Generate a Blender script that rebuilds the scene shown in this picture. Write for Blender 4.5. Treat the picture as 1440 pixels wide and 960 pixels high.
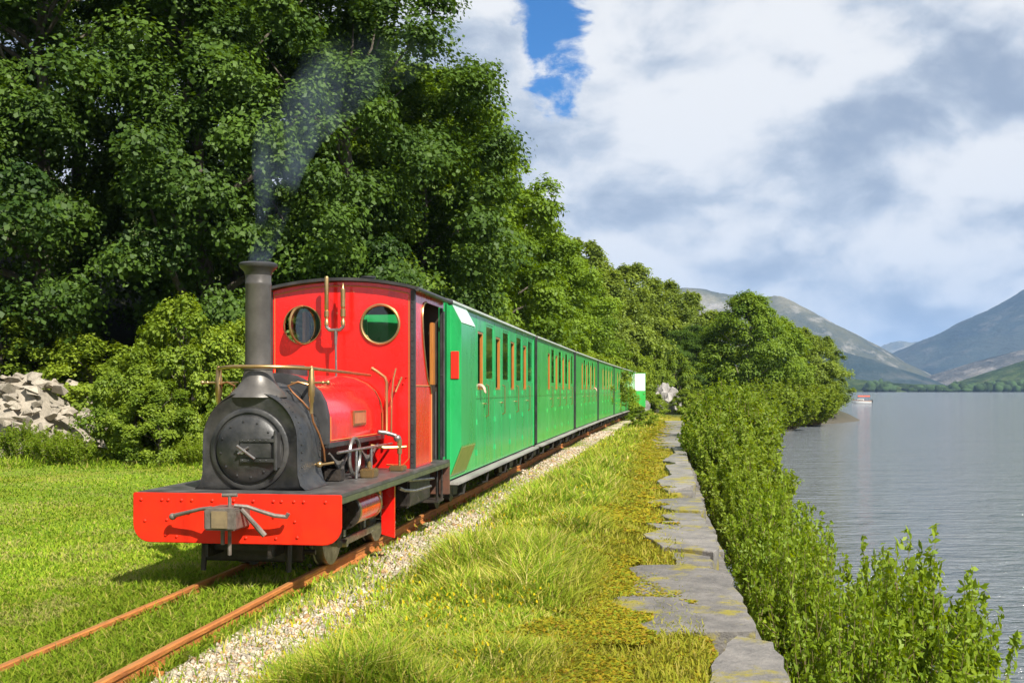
import bpy, bmesh, math, random
import numpy as np
from mathutils import Vector, Matrix

scene = bpy.context.scene
for o in list(bpy.data.objects):
    bpy.data.objects.remove(o)
COL = scene.collection
R = math.radians

# ------------------------------------------------------------------ camera
CAMZ = 1.4
FPX = 1500.0
cam_d = bpy.data.cameras.new('camera')
cam = bpy.data.objects.new('camera', cam_d)
COL.objects.link(cam)
cam.location = (0, 0, CAMZ)
cam.rotation_euler = (R(90), 0, 0)
cam_d.sensor_width = 36.0
cam_d.lens = 37.5
cam_d.shift_y = 68 / 1440
cam_d.clip_start = 0.1
cam_d.clip_end = 30000
scene.camera = cam

# ------------------------------------------------------------------ world, sun, exposure
SUN_EL = R(44)
SUN_H = Vector((0.56, -0.83)).normalized()
world = bpy.data.worlds.new('World')
scene.world = world
world.use_nodes = True


def build_world():
    nt = world.node_tree
    nt.nodes.clear()
    N = nt.nodes.new
    L = nt.links.new

    def math_n(op, a, b=None, c=None, clamp=False):
        n = N('ShaderNodeMath'); n.operation = op; n.use_clamp = clamp
        for i, v in enumerate((a, b, c)):
            if v is None:
                continue
            if isinstance(v, (int, float)):
                n.inputs[i].default_value = v
            else:
                L(v, n.inputs[i])
        return n.outputs[0]

    def smooth(v, a, b):
        n = N('ShaderNodeMapRange'); n.interpolation_type = 'SMOOTHSTEP'
        L(v, n.inputs[0]); n.inputs[1].default_value = a; n.inputs[2].default_value = b
        return n.outputs[0]

    def noise(vec, scale, detail, rough=0.5, off=(0, 0, 0), sc=(1, 1, 1), dist=0.0):
        m = N('ShaderNodeMapping'); m.inputs['Location'].default_value = off
        m.inputs['Scale'].default_value = sc
        L(vec, m.inputs['Vector'])
        n = N('ShaderNodeTexNoise'); n.inputs['Scale'].default_value = scale
        n.inputs['Detail'].default_value = detail; n.inputs['Roughness'].default_value = rough
        n.inputs['Distortion'].default_value = dist
        L(m.outputs[0], n.inputs['Vector'])
        return n.outputs['Fac']

    sky = N('ShaderNodeTexSky'); sky.sky_type = 'NISHITA'; sky.sun_disc = False
    sky.sun_elevation = SUN_EL
    sky.sun_rotation = math.atan2(SUN_H.x, SUN_H.y)
    sky.air_density = 1.0; sky.dust_density = 0.3; sky.ozone_density = 2.5
    tc = N('ShaderNodeTexCoord')
    sep = N('ShaderNodeSeparateXYZ'); L(tc.outputs['Generated'], sep.inputs[0])
    P = tc.outputs['Generated']
    SC = (1.0, 1.0, 1.75)
    # one torn gap in the deck
    d0 = Vector((0.038, 1.0, 0.352)).normalized()
    sub = N('ShaderNodeVectorMath'); sub.operation = 'SUBTRACT'; L(P, sub.inputs[0]); sub.inputs[1].default_value = d0
    mp = N('ShaderNodeMapping'); mp.inputs['Scale'].default_value = (24.0, 6.0, 12.0)
    L(sub.outputs[0], mp.inputs['Vector'])
    ln = N('ShaderNodeVectorMath'); ln.operation = 'LENGTH'; L(mp.outputs[0], ln.inputs[0])
    gap = math_n('SUBTRACT', 1.0, smooth(ln.outputs['Value'], 0.0, 2.1))
    cov = noise(P, 13.0, 7, 0.64, (3.1, 7.9, 0.2), SC, dist=0.4)
    cloud = smooth(math_n('SUBTRACT', math_n('MULTIPLY', cov, 1.9), math_n('MULTIPLY', gap, 1.15)), -0.02, 0.30)
    # lit tops and grey bases: cauliflower heads from a fractal cell texture on gently warped directions
    wn = N('ShaderNodeTexNoise'); wn.inputs['Scale'].default_value = 5.0; wn.inputs['Detail'].default_value = 4; L(P, wn.inputs['Vector'])
    wv = N('ShaderNodeVectorMath'); wv.operation = 'MULTIPLY_ADD'; L(wn.outputs['Color'], wv.inputs[0]); wv.inputs[1].default_value = (0.10, 0.10, 0.07); L(P, wv.inputs[2])
    W = wv.outputs[0]

    def puff(off, scale, detail):
        m = N('ShaderNodeMapping'); m.inputs['Location'].default_value = off; m.inputs['Scale'].default_value = SC; L(W, m.inputs['Vector'])
        v = N('ShaderNodeTexVoronoi'); v.feature = 'F1'; v.normalize = True
        v.inputs['Scale'].default_value = scale; v.inputs['Detail'].default_value = detail; v.inputs['Roughness'].default_value = 0.55
        v.inputs['Lacunarity'].default_value = 2.1
        L(m.outputs[0], v.inputs['Vector'])
        return math_n('SUBTRACT', 1.0, v.outputs['Distance'])
    h0 = puff((0.3, 0.0, 0.0), 7.5, 2.6)
    a = noise(W, 6.5, 7, 0.60, (0.3, 0.0, 0.0), SC)
    b = noise(W, 6.5, 3, 0.55, (0.3, 0.0, 0.08), SC)
    big = noise(P, 3.1, 4, 0.5, (1.30, 0.55, 0.0), (1.0, 1.0, 2.4))
    shade = math_n('ADD', math_n('MULTIPLY', math_n('SUBTRACT', a, b), 1.9), math_n('MULTIPLY', math_n('SUBTRACT', big, 0.50), 2.3))
    shade = math_n('ADD', shade, math_n('MULTIPLY', math_n('SUBTRACT', a, 0.5), 0.7))
    shade = math_n('ADD', shade, math_n('MULTIPLY', math_n('SUBTRACT', h0, 0.70), 1.1))
    low = math_n('SUBTRACT', 1.0, smooth(sep.outputs[2], 0.0, 0.22))
    shade = math_n('ADD', shade, math_n('MULTIPLY', low, 0.42))
    sh = smooth(shade, -0.52, 0.44)
    ramp = N('ShaderNodeValToRGB'); L(sh, ramp.inputs[0])
    e = ramp.color_ramp.elements
    e[0].position = 0.0; e[0].color = (0.36, 0.43, 0.55, 1)
    e[1].position = 1.0; e[1].color = (1.0, 1.0, 1.0, 1)
    m_ = ramp.color_ramp.elements.new(0.5); m_.color = (0.62, 0.68, 0.77, 1)
    csc = N('ShaderNodeVectorMath'); csc.operation = 'SCALE'; L(ramp.outputs[0], csc.inputs[0]); csc.inputs[3].default_value = 5.1
    ssc = N('ShaderNodeVectorMath'); ssc.operation = 'MULTIPLY'; L(sky.outputs[0], ssc.inputs[0])
    ssc.inputs[1].default_value = (0.05, 0.40, 0.72)
    mix = N('ShaderNodeMix'); mix.data_type = 'RGBA'
    L(cloud, mix.inputs['Factor']); L(ssc.outputs[0], mix.inputs['A']); L(csc.outputs[0], mix.inputs['B'])
    bg = N('ShaderNodeBackground'); bg.inputs['Strength'].default_value = 0.1
    L(mix.outputs['Result'], bg.inputs['Color'])
    out = N('ShaderNodeOutputWorld'); L(bg.outputs[0], out.inputs['Surface'])


build_world()
sun_d = bpy.data.lights.new('sun', 'SUN')
sun_d.energy = 4.8
sun_d.angle = R(0.5)
sun_d.color = (1.0, 0.95, 0.86)
sun = bpy.data.objects.new('sun', sun_d)
COL.objects.link(sun)
sdir = Vector((SUN_H.x * math.cos(SUN_EL), SUN_H.y * math.cos(SUN_EL), math.sin(SUN_EL)))
sun.rotation_euler = sdir.to_track_quat('Z', 'Y').to_euler()
sun.location = (20, -30, 40)
vs = scene.view_settings
vs.view_transform = 'Standard'
vs.look = 'None'
vs.exposure = 0.9
vs.gamma = 1.0
vs.use_curve_mapping = False
scene.render.engine = 'CYCLES'
scene.cycles.max_bounces = 8
scene.cycles.transparent_max_bounces = 12
scene.cycles.volume_bounces = 0


# ================================================================== helpers
def at(px, py, z=-0.1):
    """point of the photograph's ground, on the level z"""
    Y = (CAMZ - z) * FPX / (py - 548.0)
    return Vector(((px - 720.0) / FPX * Y, Y, z))


def tag(o, label=None, cat=None, group=None, kind=None):
    if label: o['label'] = label
    if cat: o['category'] = cat
    if group: o['group'] = group
    if kind: o['kind'] = kind
    return o


def empty(name, loc=(0, 0, 0), rz=0.0, label=None, cat=None, group=None):
    o = bpy.data.objects.new(name, None)
    COL.objects.link(o)
    o.location = loc
    o.rotation_euler = (0, 0, rz)
    o.empty_display_size = 0.2
    return tag(o, label, cat, group)


def put(name, me, parent=None, loc=None, rot=None, scl=None):
    o = bpy.data.objects.new(name, me)
    COL.objects.link(o)
    if parent: o.parent = parent
    if loc is not None: o.location = loc
    if rot is not None: o.rotation_euler = rot
    if scl is not None: o.scale = scl
    return o


def copy_tree(o, parent=None):
    c = o.copy()
    COL.objects.link(c)
    if parent is not None:
        c.parent = parent
    for ch in list(o.children):
        copy_tree(ch, c)
    return c


class MB:
    """collects shapes into one mesh"""
    def __init__(s):
        s.bm = bmesh.new()

    def ring_verts(s, pts):
        return [s.bm.verts.new(p) for p in pts]

    def box(s, x0, x1, y0, y1, z0, z1):
        v = s.ring_verts([(x0, y0, z0), (x1, y0, z0), (x1, y1, z0), (x0, y1, z0), (x0, y0, z1), (x1, y0, z1), (x1, y1, z1), (x0, y1, z1)])
        for f in ((0, 3, 2, 1), (4, 5, 6, 7), (0, 1, 5, 4), (1, 2, 6, 5), (2, 3, 7, 6), (3, 0, 4, 7)):
            s.bm.faces.new([v[i] for i in f])
        return s

    def loft(s, rings, cap=True, closed=True):
        vr = [s.ring_verts(r) for r in rings]
        n = len(vr[0])
        for a, b in zip(vr[:-1], vr[1:]):
            for i in range(n if closed else n - 1):
                j = (i + 1) % n
                s.bm.faces.new((a[i], a[j], b[j], b[i]))
        if cap:
            s.bm.faces.new(list(reversed(vr[0])))
            s.bm.faces.new(vr[-1])
        return s

    def tube(s, pts, r, seg=8, cap=True):
        pts = [Vector(p) for p in pts]
        rs = r if isinstance(r, (list, tuple)) else [r] * len(pts)
        rings = []
        up = Vector((0, 0, 1))
        for i, p in enumerate(pts):
            if i == 0: d = pts[1] - pts[0]
            elif i == len(pts) - 1: d = pts[-1] - pts[-2]
            else: d = (pts[i + 1] - p).normalized() + (p - pts[i - 1]).normalized()
            if d.length < 1e-9: d = Vector((0, 0, 1))
            d.normalize()
            if i == 0:
                u = d.orthogonal().normalized()
            else:
                u = (u - d * u.dot(d))
                u = u.normalized() if u.length > 1e-6 else d.orthogonal().normalized()
            w = d.cross(u)
            rings.append([p + (u * math.cos(k * 2 * math.pi / seg) + w * math.sin(k * 2 * math.pi / seg)) * rs[i] for k in range(seg)])
        return s.loft(rings, cap)

    def cyl(s, p0, p1, r, seg=20, r1=None):
        return s.tube([p0, p1], [r, r if r1 is None else r1], seg)

    def lathe(s, prof, c=(0, 0, 0), axis='z', seg=28):
        rings = []
        for r, h in prof:
            ring = []
            for k in range(seg):
                a = 2 * math.pi * k / seg
                x, y = r * math.cos(a), r * math.sin(a)
                if axis == 'z': p = (c[0] + x, c[1] + y, c[2] + h)
                elif axis == 'y': p = (c[0] + x, c[1] + h, c[2] - y)
                else: p = (c[0] + h, c[1] + x, c[2] + y)
                ring.append(p)
            rings.append(ring)
        return s.loft(rings, True)

    def prism(s, poly, a0, a1, plane='xz'):
        """polygon extruded along the missing axis"""
        def P(u, v, a):
            return {'xz': (u, a, v), 'yz': (a, u, v), 'xy': (u, v, a)}[plane]
        return s.loft([[P(u, v, a0) for u, v in poly], [P(u, v, a1) for u, v in poly]], True)

    def torus(s, c, Rr, r, axis='y', seg=32, sg=8, rot=None, sx=1.0):
        rings = []
        for k in range(seg):
            a = 2 * math.pi * k / seg
            ring = []
            for j in range(sg):
                b = 2 * math.pi * j / sg
                rad = Rr + r * math.cos(b)
                p = Vector((rad * math.cos(a) * sx, r * math.sin(b), rad * math.sin(a)))
                if axis == 'z': p = Vector((p.x, p.z, p.y))
                if axis == 'x': p = Vector((p.y, p.x, p.z))
                if rot: p = rot @ p
                ring.append(p + Vector(c))
            rings.append(ring)
        rings.append(rings[0])
        vr = [s.ring_verts(q) for q in rings[:-1]]
        for i in range(seg):
            A, B = vr[i], vr[(i + 1) % seg]
            for j in range(sg):
                k = (j + 1) % sg
                s.bm.faces.new((A[j], A[k], B[k], B[j]))
        return s

    def ball(s, c, r, sub=2, sc=(1, 1, 1)):
        m = Matrix.Translation(Vector(c)) @ Matrix.Diagonal((*[r * q for q in sc], 1))
        bmesh.ops.create_icosphere(s.bm, subdivisions=sub, radius=1.0, matrix=m)
        return s

    def build(s, name, mat, parent=None, smooth=35, bevel=0.0, loc=None, rot=None):
        bm = s.bm
        bmesh.ops.recalc_face_normals(bm, faces=bm.faces)
        if bevel:
            ed = [e for e in bm.edges if len(e.link_faces) == 2 and e.calc_face_angle(0) > R(40)]
            bmesh.ops.bevel(bm, geom=ed, offset=bevel, segments=2, affect='EDGES', clamp_overlap=True)
        me = bpy.data.meshes.new(name)
        bm.to_mesh(me)
        bm.free()
        if mat: me.materials.append(mat)
        if smooth:
            me.shade_smooth()
            me.set_sharp_from_angle(angle=R(smooth))
        return put(name, me, parent, loc, rot)


def np_mesh(name, V, F, mat, attrs=None, smooth=False):
    me = bpy.data.meshes.new(name)
    V = np.asarray(V, np.float32); F = np.asarray(F, np.int32)
    m, k = F.shape
    me.vertices.add(len(V)); me.vertices.foreach_set('co', V.ravel())
    me.loops.add(m * k); me.loops.foreach_set('vertex_index', F.ravel())
    me.polygons.add(m); me.polygons.foreach_set('loop_start', np.arange(0, m * k, k, dtype=np.int32))
    if attrs:
        for an, arr in attrs.items():
            arr = np.asarray(arr, np.float32)
            if arr.ndim == 1:
                a = me.attributes.new(an, 'FLOAT', 'POINT'); a.data.foreach_set('value', arr)
            else:
                a = me.attributes.new(an, 'FLOAT_COLOR', 'POINT')
                if arr.shape[1] == 3: arr = np.c_[arr, np.ones(len(arr), np.float32)]
                a.data.foreach_set('color', arr.ravel())
    me.update(calc_edges=True)
    me.validate()
    if mat: me.materials.append(mat)
    if smooth: me.shade_smooth()
    return me


# value noise for terrain and scatter
_rngt = np.random.default_rng(11).random((256, 256))


def vnoise(x, y):
    x = np.asarray(x, float); y = np.asarray(y, float)
    xi = np.floor(x).astype(int); yi = np.floor(y).astype(int)
    fx = x - xi; fy = y - yi
    fx = fx * fx * (3 - 2 * fx); fy = fy * fy * (3 - 2 * fy)
    g = lambda a, b: _rngt[a & 255, b & 255]
    return (g(xi, yi) * (1 - fx) + g(xi + 1, yi) * fx) * (1 - fy) + (g(xi, yi + 1) * (1 - fx) + g(xi + 1, yi + 1) * fx) * fy


def fbm(x, y, o=4, gain=0.5):
    s = 0; a = 1; t = 0
    for i in range(o):
        s = s + a * vnoise(np.asarray(x) * 2 ** i + 17.3 * i, np.asarray(y) * 2 ** i + 9.1 * i); t += a; a *= gain
    return s / t


def sstep(v, a, b):
    q = np.clip((np.asarray(v, float) - a) / (b - a), 0, 1)
    return q * q * (3 - 2 * q)


# the railway's centre line and the quay's edge
def Xc(Y):
    Y = np.asarray(Y, float)
    q = -1.966 + 0.143 * (Y - 7.6) + 0.0004 * np.maximum(Y - 15, 0) ** 2
    lin = -1.966 + 0.143 * 92.4 + 0.0004 * 85 ** 2 + (Y - 100) * 0.21
    return np.where(Y > 100, lin, q)


def dXc(Y):
    return 0.143 + 0.0008 * max(Y - 15, 0)


def te(Y):
    """quay edge or shore, measured sideways from the centre line"""
    Y = np.asarray(Y, float)
    return 3.5 + 0.25 * sstep(Y, 9, 3) + 4.7 * sstep(Y, 48, 70) + 9 * sstep(Y, 70, 97)


WATER_Z = -1.3


# ================================================================== materials
def new_mat(name):
    m = bpy.data.materials.new(name)
    m.use_nodes = True
    nt = m.node_tree
    p = nt.nodes['Principled BSDF']
    return m, nt, p


def add_noise(nt, scale, detail=4, rough=0.55, coord='Object', sc=None):
    tc = nt.nodes.new('ShaderNodeTexCoord')
    n = nt.nodes.new('ShaderNodeTexNoise')
    n.inputs['Scale'].default_value = scale
    n.inputs['Detail'].default_value = detail
    n.inputs['Roughness'].default_value = rough
    if sc:
        mp = nt.nodes.new('ShaderNodeMapping'); mp.inputs['Scale'].default_value = sc
        nt.links.new(tc.outputs[coord], mp.inputs[0]); nt.links.new(mp.outputs[0], n.inputs['Vector'])
    else:
        nt.links.new(tc.outputs[coord], n.inputs['Vector'])
    return n


def ramp(nt, src, stops):
    r = nt.nodes.new('ShaderNodeValToRGB')
    e = r.color_ramp.elements
    while len(e) < len(stops): e.new(0.5)
    for el, (p, c) in zip(e, stops):
        el.position = p
        el.color = (*c, 1) if len(c) == 3 else c
    nt.links.new(src, r.inputs[0])
    return r


def surf(name, c1, c2=None, rough=0.6, metal=0.0, scale=6.0, bump=0.0, bscale=40, coat=0.0, lo=0.35, hi=0.68, sc=None, spec=0.5, rvar=0.0, coord='Object', grime=0.0):
    m, nt, p = new_mat(name)
    p.inputs['Roughness'].default_value = rough
    p.inputs['Metallic'].default_value = metal
    p.inputs['Coat Weight'].default_value = coat
    p.inputs['Coat Roughness'].default_value = 0.12
    p.inputs['Specular IOR Level'].default_value = spec
    if c2 is None:
        p.inputs['Base Color'].default_value = (*c1, 1)
    else:
        n = add_noise(nt, scale, 6, 0.6, coord, sc)
        r = ramp(nt, n.outputs['Fac'], [(lo, c1), (hi, c2)])
        nt.links.new(r.outputs[0], p.inputs['Base Color'])
        if rvar:
            mr = nt.nodes.new('ShaderNodeMapRange'); nt.links.new(n.outputs['Fac'], mr.inputs[0])
            mr.inputs[1].default_value = 0.3; mr.inputs[2].default_value = 0.7
            mr.inputs[3].default_value = max(0.03, rough - rvar); mr.inputs[4].default_value = min(1, rough + rvar)
            nt.links.new(mr.outputs[0], p.inputs['Roughness'])
    if grime:
        ng = add_noise(nt, 3.0, 9, 0.68, coord, (2.4, 2.4, .55))
        rg_ = ramp(nt, ng.outputs['Fac'], [(0.50, (1, 1, 1)), (0.74, (1 - grime, 1 - grime, 1 - grime))])
        src = p.inputs['Base Color'].links[0].from_socket
        mu = nt.nodes.new('ShaderNodeMix'); mu.data_type = 'RGBA'; mu.blend_type = 'MULTIPLY'; mu.inputs['Factor'].default_value = 1.0
        nt.links.new(src, mu.inputs['A']); nt.links.new(rg_.outputs[0], mu.inputs['B']); nt.links.new(mu.outputs['Result'], p.inputs['Base Color'])
    if bump:
        nb = add_noise(nt, bscale, 5, 0.6, coord, sc)
        b = nt.nodes.new('ShaderNodeBump')
        b.inputs['Strength'].default_value = bump
        b.inputs['Distance'].default_value = 0.02
        nt.links.new(nb.outputs['Fac'], b.inputs['Height'])
        nt.links.new(b.outputs[0], p.inputs['Normal'])
    return m


def leaf_mat(name, dark, light, trans=0.35, gloss=0.06, tscale=0.6):
    """leaf colour varies from leaf to leaf and from plant to plant"""
    m = bpy.data.materials.new(name)
    m.use_nodes = True
    nt = m.node_tree
    nt.nodes.clear()
    N = nt.nodes.new; L = nt.links.new
    at_ = N('ShaderNodeAttribute'); at_.attribute_name = 'tint'
    oi = N('ShaderNodeObjectInfo')
    ad = N('ShaderNodeMath'); ad.operation = 'MULTIPLY_ADD'
    L(oi.outputs['Random'], ad.inputs[0]); ad.inputs[1].default_value = 0.3
    sb = N('ShaderNodeMath'); sb.operation = 'MULTIPLY'; L(at_.outputs['Fac'], sb.inputs[0]); sb.inputs[1].default_value = 0.75
    L(sb.outputs[0], ad.inputs[2])
    r = ramp(nt, ad.outputs[0], [(0.0, dark), (1.0, light)])
    df = N('ShaderNodeBsdfDiffuse'); L(r.outputs[0], df.inputs['Color'])
    tr = N('ShaderNodeBsdfTranslucent')
    hs = N('ShaderNodeHueSaturation'); hs.inputs['Hue'].default_value = 0.485; hs.inputs['Saturation'].default_value = 1.1; hs.inputs['Value'].default_value = 1.5
    L(r.outputs[0], hs.inputs['Color']); L(hs.outputs[0], tr.inputs['Color'])
    mx = N('ShaderNodeMixShader'); mx.inputs[0].default_value = trans
    L(df.outputs[0], mx.inputs[1]); L(tr.outputs[0], mx.inputs[2])
    gl = N('ShaderNodeBsdfGlossy'); gl.inputs['Roughness'].default_value = 0.55
    m2 = N('ShaderNodeMixShader'); m2.inputs[0].default_value = gloss
    L(mx.outputs[0], m2.inputs[1]); L(gl.outputs[0], m2.inputs[2])
    out = N('ShaderNodeOutputMaterial'); L(m2.outputs[0], out.inputs[0])
    return m


M = {}
M['red'] = surf('red_paint', (0.80, 0.012, 0.008), (0.70, 0.010, 0.008), 0.28, 0, 3, 0.03, 14, coat=0.8, rvar=0.06, grime=.45)
M['beam_red'] = surf('beam_red_paint', (0.84, 0.028, 0.006), (0.72, 0.018, 0.005), 0.5, 0, 4, 0.05, 25, coat=0.0, rvar=0.08, spec=.3, grime=.4)
M['black'] = surf('black_iron', (0.022, 0.022, 0.023), (0.050, 0.048, 0.046), 0.42, 0.0, 5, 0.12, 30, rvar=0.1)
M['smokebox'] = surf('smokebox_graphite', (0.024, 0.025, 0.026), (0.070, 0.067, 0.063), 0.40, 0.25, 7, 0.15, 24, rvar=0.12)
M['chimney'] = surf('chimney_iron', (0.08, 0.072, 0.064), (0.13, 0.118, 0.105), 0.40, 0.3, 6, 0.06, 30, rvar=0.08)
M['dirty'] = surf('oily_iron', (0.012, 0.011, 0.010), (0.055, 0.042, 0.032), 0.5, 0.2, 9, 0.3, 40, rvar=0.15)
M['footplate'] = surf('worn_footplate', (0.055, 0.055, 0.055), (0.14, 0.13, 0.12), 0.45, 0.3, 6, 0.1, 40, rvar=0.1)
M['valance'] = surf('olive_valance_paint', (0.05, 0.06, 0.03), (0.10, 0.11, 0.05), 0.5, 0, 8)
M['brass'] = surf('tarnished_brass', (0.56, 0.38, 0.17), (0.38, 0.24, 0.10), 0.34, 0.9, 12, rvar=0.1)
M['copper'] = surf('weathered_copper', (0.50, 0.22, 0.09), (0.33, 0.15, 0.07), 0.38, 0.85, 14, rvar=0.1)
M['bright'] = surf('worn_steel', (0.36, 0.35, 0.33), (0.20, 0.18, 0.16), 0.35, 0.8, 15, rvar=0.1)
M['rusthook'] = surf('dull_coupling_iron', (0.11, 0.09, 0.075), (0.20, 0.17, 0.14), 0.55, 0.3, 14, 0.2, 50)
M['lining'] = surf('gold_lining', (0.50, 0.18, 0.05), None, 0.5)
M['rust'] = surf('rusty_rail', (0.56, 0.20, 0.045), (0.30, 0.10, 0.026), 0.7, 0.05, 14, 0.5, 60, sc=(1, .25, 1))
M['railtop'] = surf('rail_running_face', (0.52, 0.25, 0.085), (0.42, 0.17, 0.05), 0.45, 0.3, 8, sc=(1, .2, 1))
M['sleeper'] = surf('weathered_sleeper', (0.10, 0.075, 0.055), (0.20, 0.16, 0.12), 0.85, 0, 5, 0.5, 30, sc=(1, 6, 6))
M['green'] = surf('coach_green_paint', (0.022, 0.37, 0.10), (0.034, 0.43, 0.13), 0.30, 0, 2.2, 0.04, 10, coat=0.6, rvar=0.08, sc=(1, 1, .4), grime=.3)
M['green2'] = surf('coach_mid_green_paint', (0.036, 0.38, 0.070), (0.065, 0.45, 0.095), 0.34, 0, 1.6, 0.04, 10, coat=0.5, rvar=0.08, sc=(1, 1, .4), grime=.3)
M['palegreen'] = surf('pale_green_panel', (0.42, 0.62, 0.50), (0.52, 0.68, 0.58), 0.4, 0, 5)
M['olive'] = surf('olive_deflector', (0.20, 0.26, 0.05), (0.28, 0.30, 0.08), 0.5, 0, 8)
M['roofgrey'] = surf('coach_roof_felt', (0.20, 0.19, 0.18), (0.30, 0.28, 0.27), 0.75, 0, 4, 0.2, 30)
M['trim'] = surf('pale_gutter', (0.42, 0.48, 0.42), (0.55, 0.58, 0.52), 0.5, 0, 6)
M['wood'] = surf('varnished_wood', (0.50, 0.20, 0.045), (0.38, 0.13, 0.025), 0.3, 0, 5, coat=0.4, sc=(8, 8, .6))
M['under'] = surf('underframe_black', (0.022, 0.020, 0.018), (0.05, 0.045, 0.04), 0.6, 0.1, 9, 0.2, 40)
M['board'] = surf('grey_footboard', (0.20, 0.19, 0.17), (0.32, 0.30, 0.27), 0.75, 0, 6, 0.3, 30, sc=(1, .2, 1))
M['white'] = surf('white_paint', (0.78, 0.78, 0.76), (0.70, 0.70, 0.68), 0.5, 0, 4)
M['redlamp'] = surf('red_marker_paint', (0.80, 0.03, 0.015), None, 0.35, coat=0.3)
M['skin'] = surf('skin', (0.62, 0.40, 0.30), (0.55, 0.34, 0.25), 0.5, 0, 8)
M['shirt'] = surf('white_shirt', (0.75, 0.74, 0.72), (0.66, 0.66, 0.66), 0.8, 0, 8)
M['hair'] = surf('brown_hair', (0.06, 0.035, 0.02), (0.1, 0.06, 0.03), 0.6, 0, 12)
M['slab'] = None


def glass_mat():
    m, nt, p = new_mat('coach_window_glass')
    p.inputs['Base Color'].default_value = (0.75, 0.78, 0.76, 1)
    p.inputs['Roughness'].default_value = 0.03
    p.inputs['Transmission Weight'].default_value = 1.0
    p.inputs['IOR'].default_value = 1.75
    return m


M['glass'] = glass_mat()


def stone_mat(name, a, b, lichen, bump=0.5, scale=5):
    m, nt, p = new_mat(name)
    N = nt.nodes.new; L = nt.links.new
    n1 = add_noise(nt, scale, 10, 0.72)
    n2 = add_noise(nt, scale * 2.6, 8, 0.7)
    oi = N('ShaderNodeObjectInfo')
    r1 = ramp(nt, n1.outputs['Fac'], [(0.32, a), (0.68, b)])
    r2 = ramp(nt, n2.outputs['Fac'], [(0.60, (0, 0, 0)), (0.78, (.8, .8, .8))])
    mx = N('ShaderNodeMix'); mx.data_type = 'RGBA'
    L(r2.outputs[0], mx.inputs['Factor']); L(r1.outputs[0], mx.inputs['A']); mx.inputs['B'].default_value = (*lichen, 1)
    hs = N('ShaderNodeHueSaturation')
    mr = N('ShaderNodeMapRange'); L(oi.outputs['Random'], mr.inputs[0]); mr.inputs[3].default_value = 0.75; mr.inputs[4].default_value = 1.2
    L(mr.outputs[0], hs.inputs['Value']); L(mx.outputs['Result'], hs.inputs['Color'])
    L(hs.outputs[0], p.inputs['Base Color'])
    p.inputs['Roughness'].default_value = 0.85
    nb = add_noise(nt, scale * 4, 8, 0.7)
    b_ = N('ShaderNodeBump'); b_.inputs['Strength'].default_value = bump; b_.inputs['Distance'].default_value = 0.03
    L(nb.outputs['Fac'], b_.inputs['Height']); L(b_.outputs[0], p.inputs['Normal'])
    return m


M['slab'] = stone_mat('quay_slate_slab', (0.10, 0.094, 0.088), (0.28, 0.255, 0.225), (0.38, 0.35, 0.28), 0.9, 3)
_nt = M['slab'].node_tree
_p = _nt.nodes['Principled BSDF']
_src = _p.inputs['Base Color'].links[0].from_socket
_tc = _nt.nodes.new('ShaderNodeTexCoord'); _n = _nt.nodes.new('ShaderNodeTexNoise'); _n.inputs['Scale'].default_value = 1.6; _n.inputs['Detail'].default_value = 9; _n.inputs['Roughness'].default_value = .7
_oi = _nt.nodes.new('ShaderNodeObjectInfo'); _va = _nt.nodes.new('ShaderNodeVectorMath'); _nt.links.new(_tc.outputs['Object'], _va.inputs[0]); _nt.links.new(_oi.outputs['Location'], _va.inputs[1]); _nt.links.new(_va.outputs[0], _n.inputs['Vector'])
_r = ramp(_nt, _n.outputs['Fac'], [(0.53, (0, 0, 0)), (0.60, (1, 1, 1))])
_m = _nt.nodes.new('ShaderNodeMix'); _m.data_type = 'RGBA'; _nt.links.new(_r.outputs[0], _m.inputs['Factor']); _nt.links.new(_src, _m.inputs['A']); _m.inputs['B'].default_value = (.26, .22, .03, 1)
_nt.links.new(_m.outputs['Result'], _p.inputs['Base Color'])
M['rock'] = stone_mat('pale_quarry_rock', (0.24, 0.21, 0.16), (0.45, 0.39, 0.31), (0.50, 0.45, 0.36), 0.8, 4)
M['cliff'] = stone_mat('pale_cliff_rock', (0.20, 0.185, 0.17), (0.42, 0.39, 0.36), (0.12, 0.15, 0.06), 0.9, 1.6)
M['bark'] = surf('bark', (0.075, 0.060, 0.045), (0.16, 0.135, 0.10), 0.9, 0, 6, 0.8, 20, sc=(3, 3, .7))
M['bark_pale'] = surf('pale_bark', (0.22, 0.18, 0.13), (0.34, 0.29, 0.22), 0.9, 0, 6, 0.6, 20, sc=(3, 3, .7))
M['stem'] = surf('willow_stem', (0.16, 0.12, 0.05), (0.24, 0.18, 0.08), 0.7, 0, 6)
M['leaf_dark'] = leaf_mat('dark_oak_leaves', (0.022, 0.055, 0.008), (0.11, 0.19, 0.02), 0.3, 0.018)
M['leaf_mid'] = leaf_mat('fresh_sycamore_leaves', (0.055, 0.11, 0.008), (0.2, 0.305, 0.022), 0.35, 0.018)
M['leaf_olive'] = leaf_mat('olive_birch_leaves', (.090, .140, .016), (.250, .320, .040), 0.35, 0.018)
M['leaf_bright'] = leaf_mat('bright_leaves', (0.075, 0.145, 0.01), (0.225, 0.315, 0.024), 0.35, 0.018)
M['leaf_bush'] = leaf_mat('hazel_leaves', (0.085, 0.15, 0.01), (0.285, 0.37, 0.032), 0.35, 0.018)
M['leaf_willow'] = leaf_mat('willow_leaves', (0.1, 0.18, 0.008), (0.29, 0.38, 0.024), 0.4, 0.018)
M['leaf_willow2'] = leaf_mat('yellow_willow_leaves', (0.095, 0.165, 0.012), (0.26, 0.33, 0.028), 0.4, 0.018)


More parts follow.
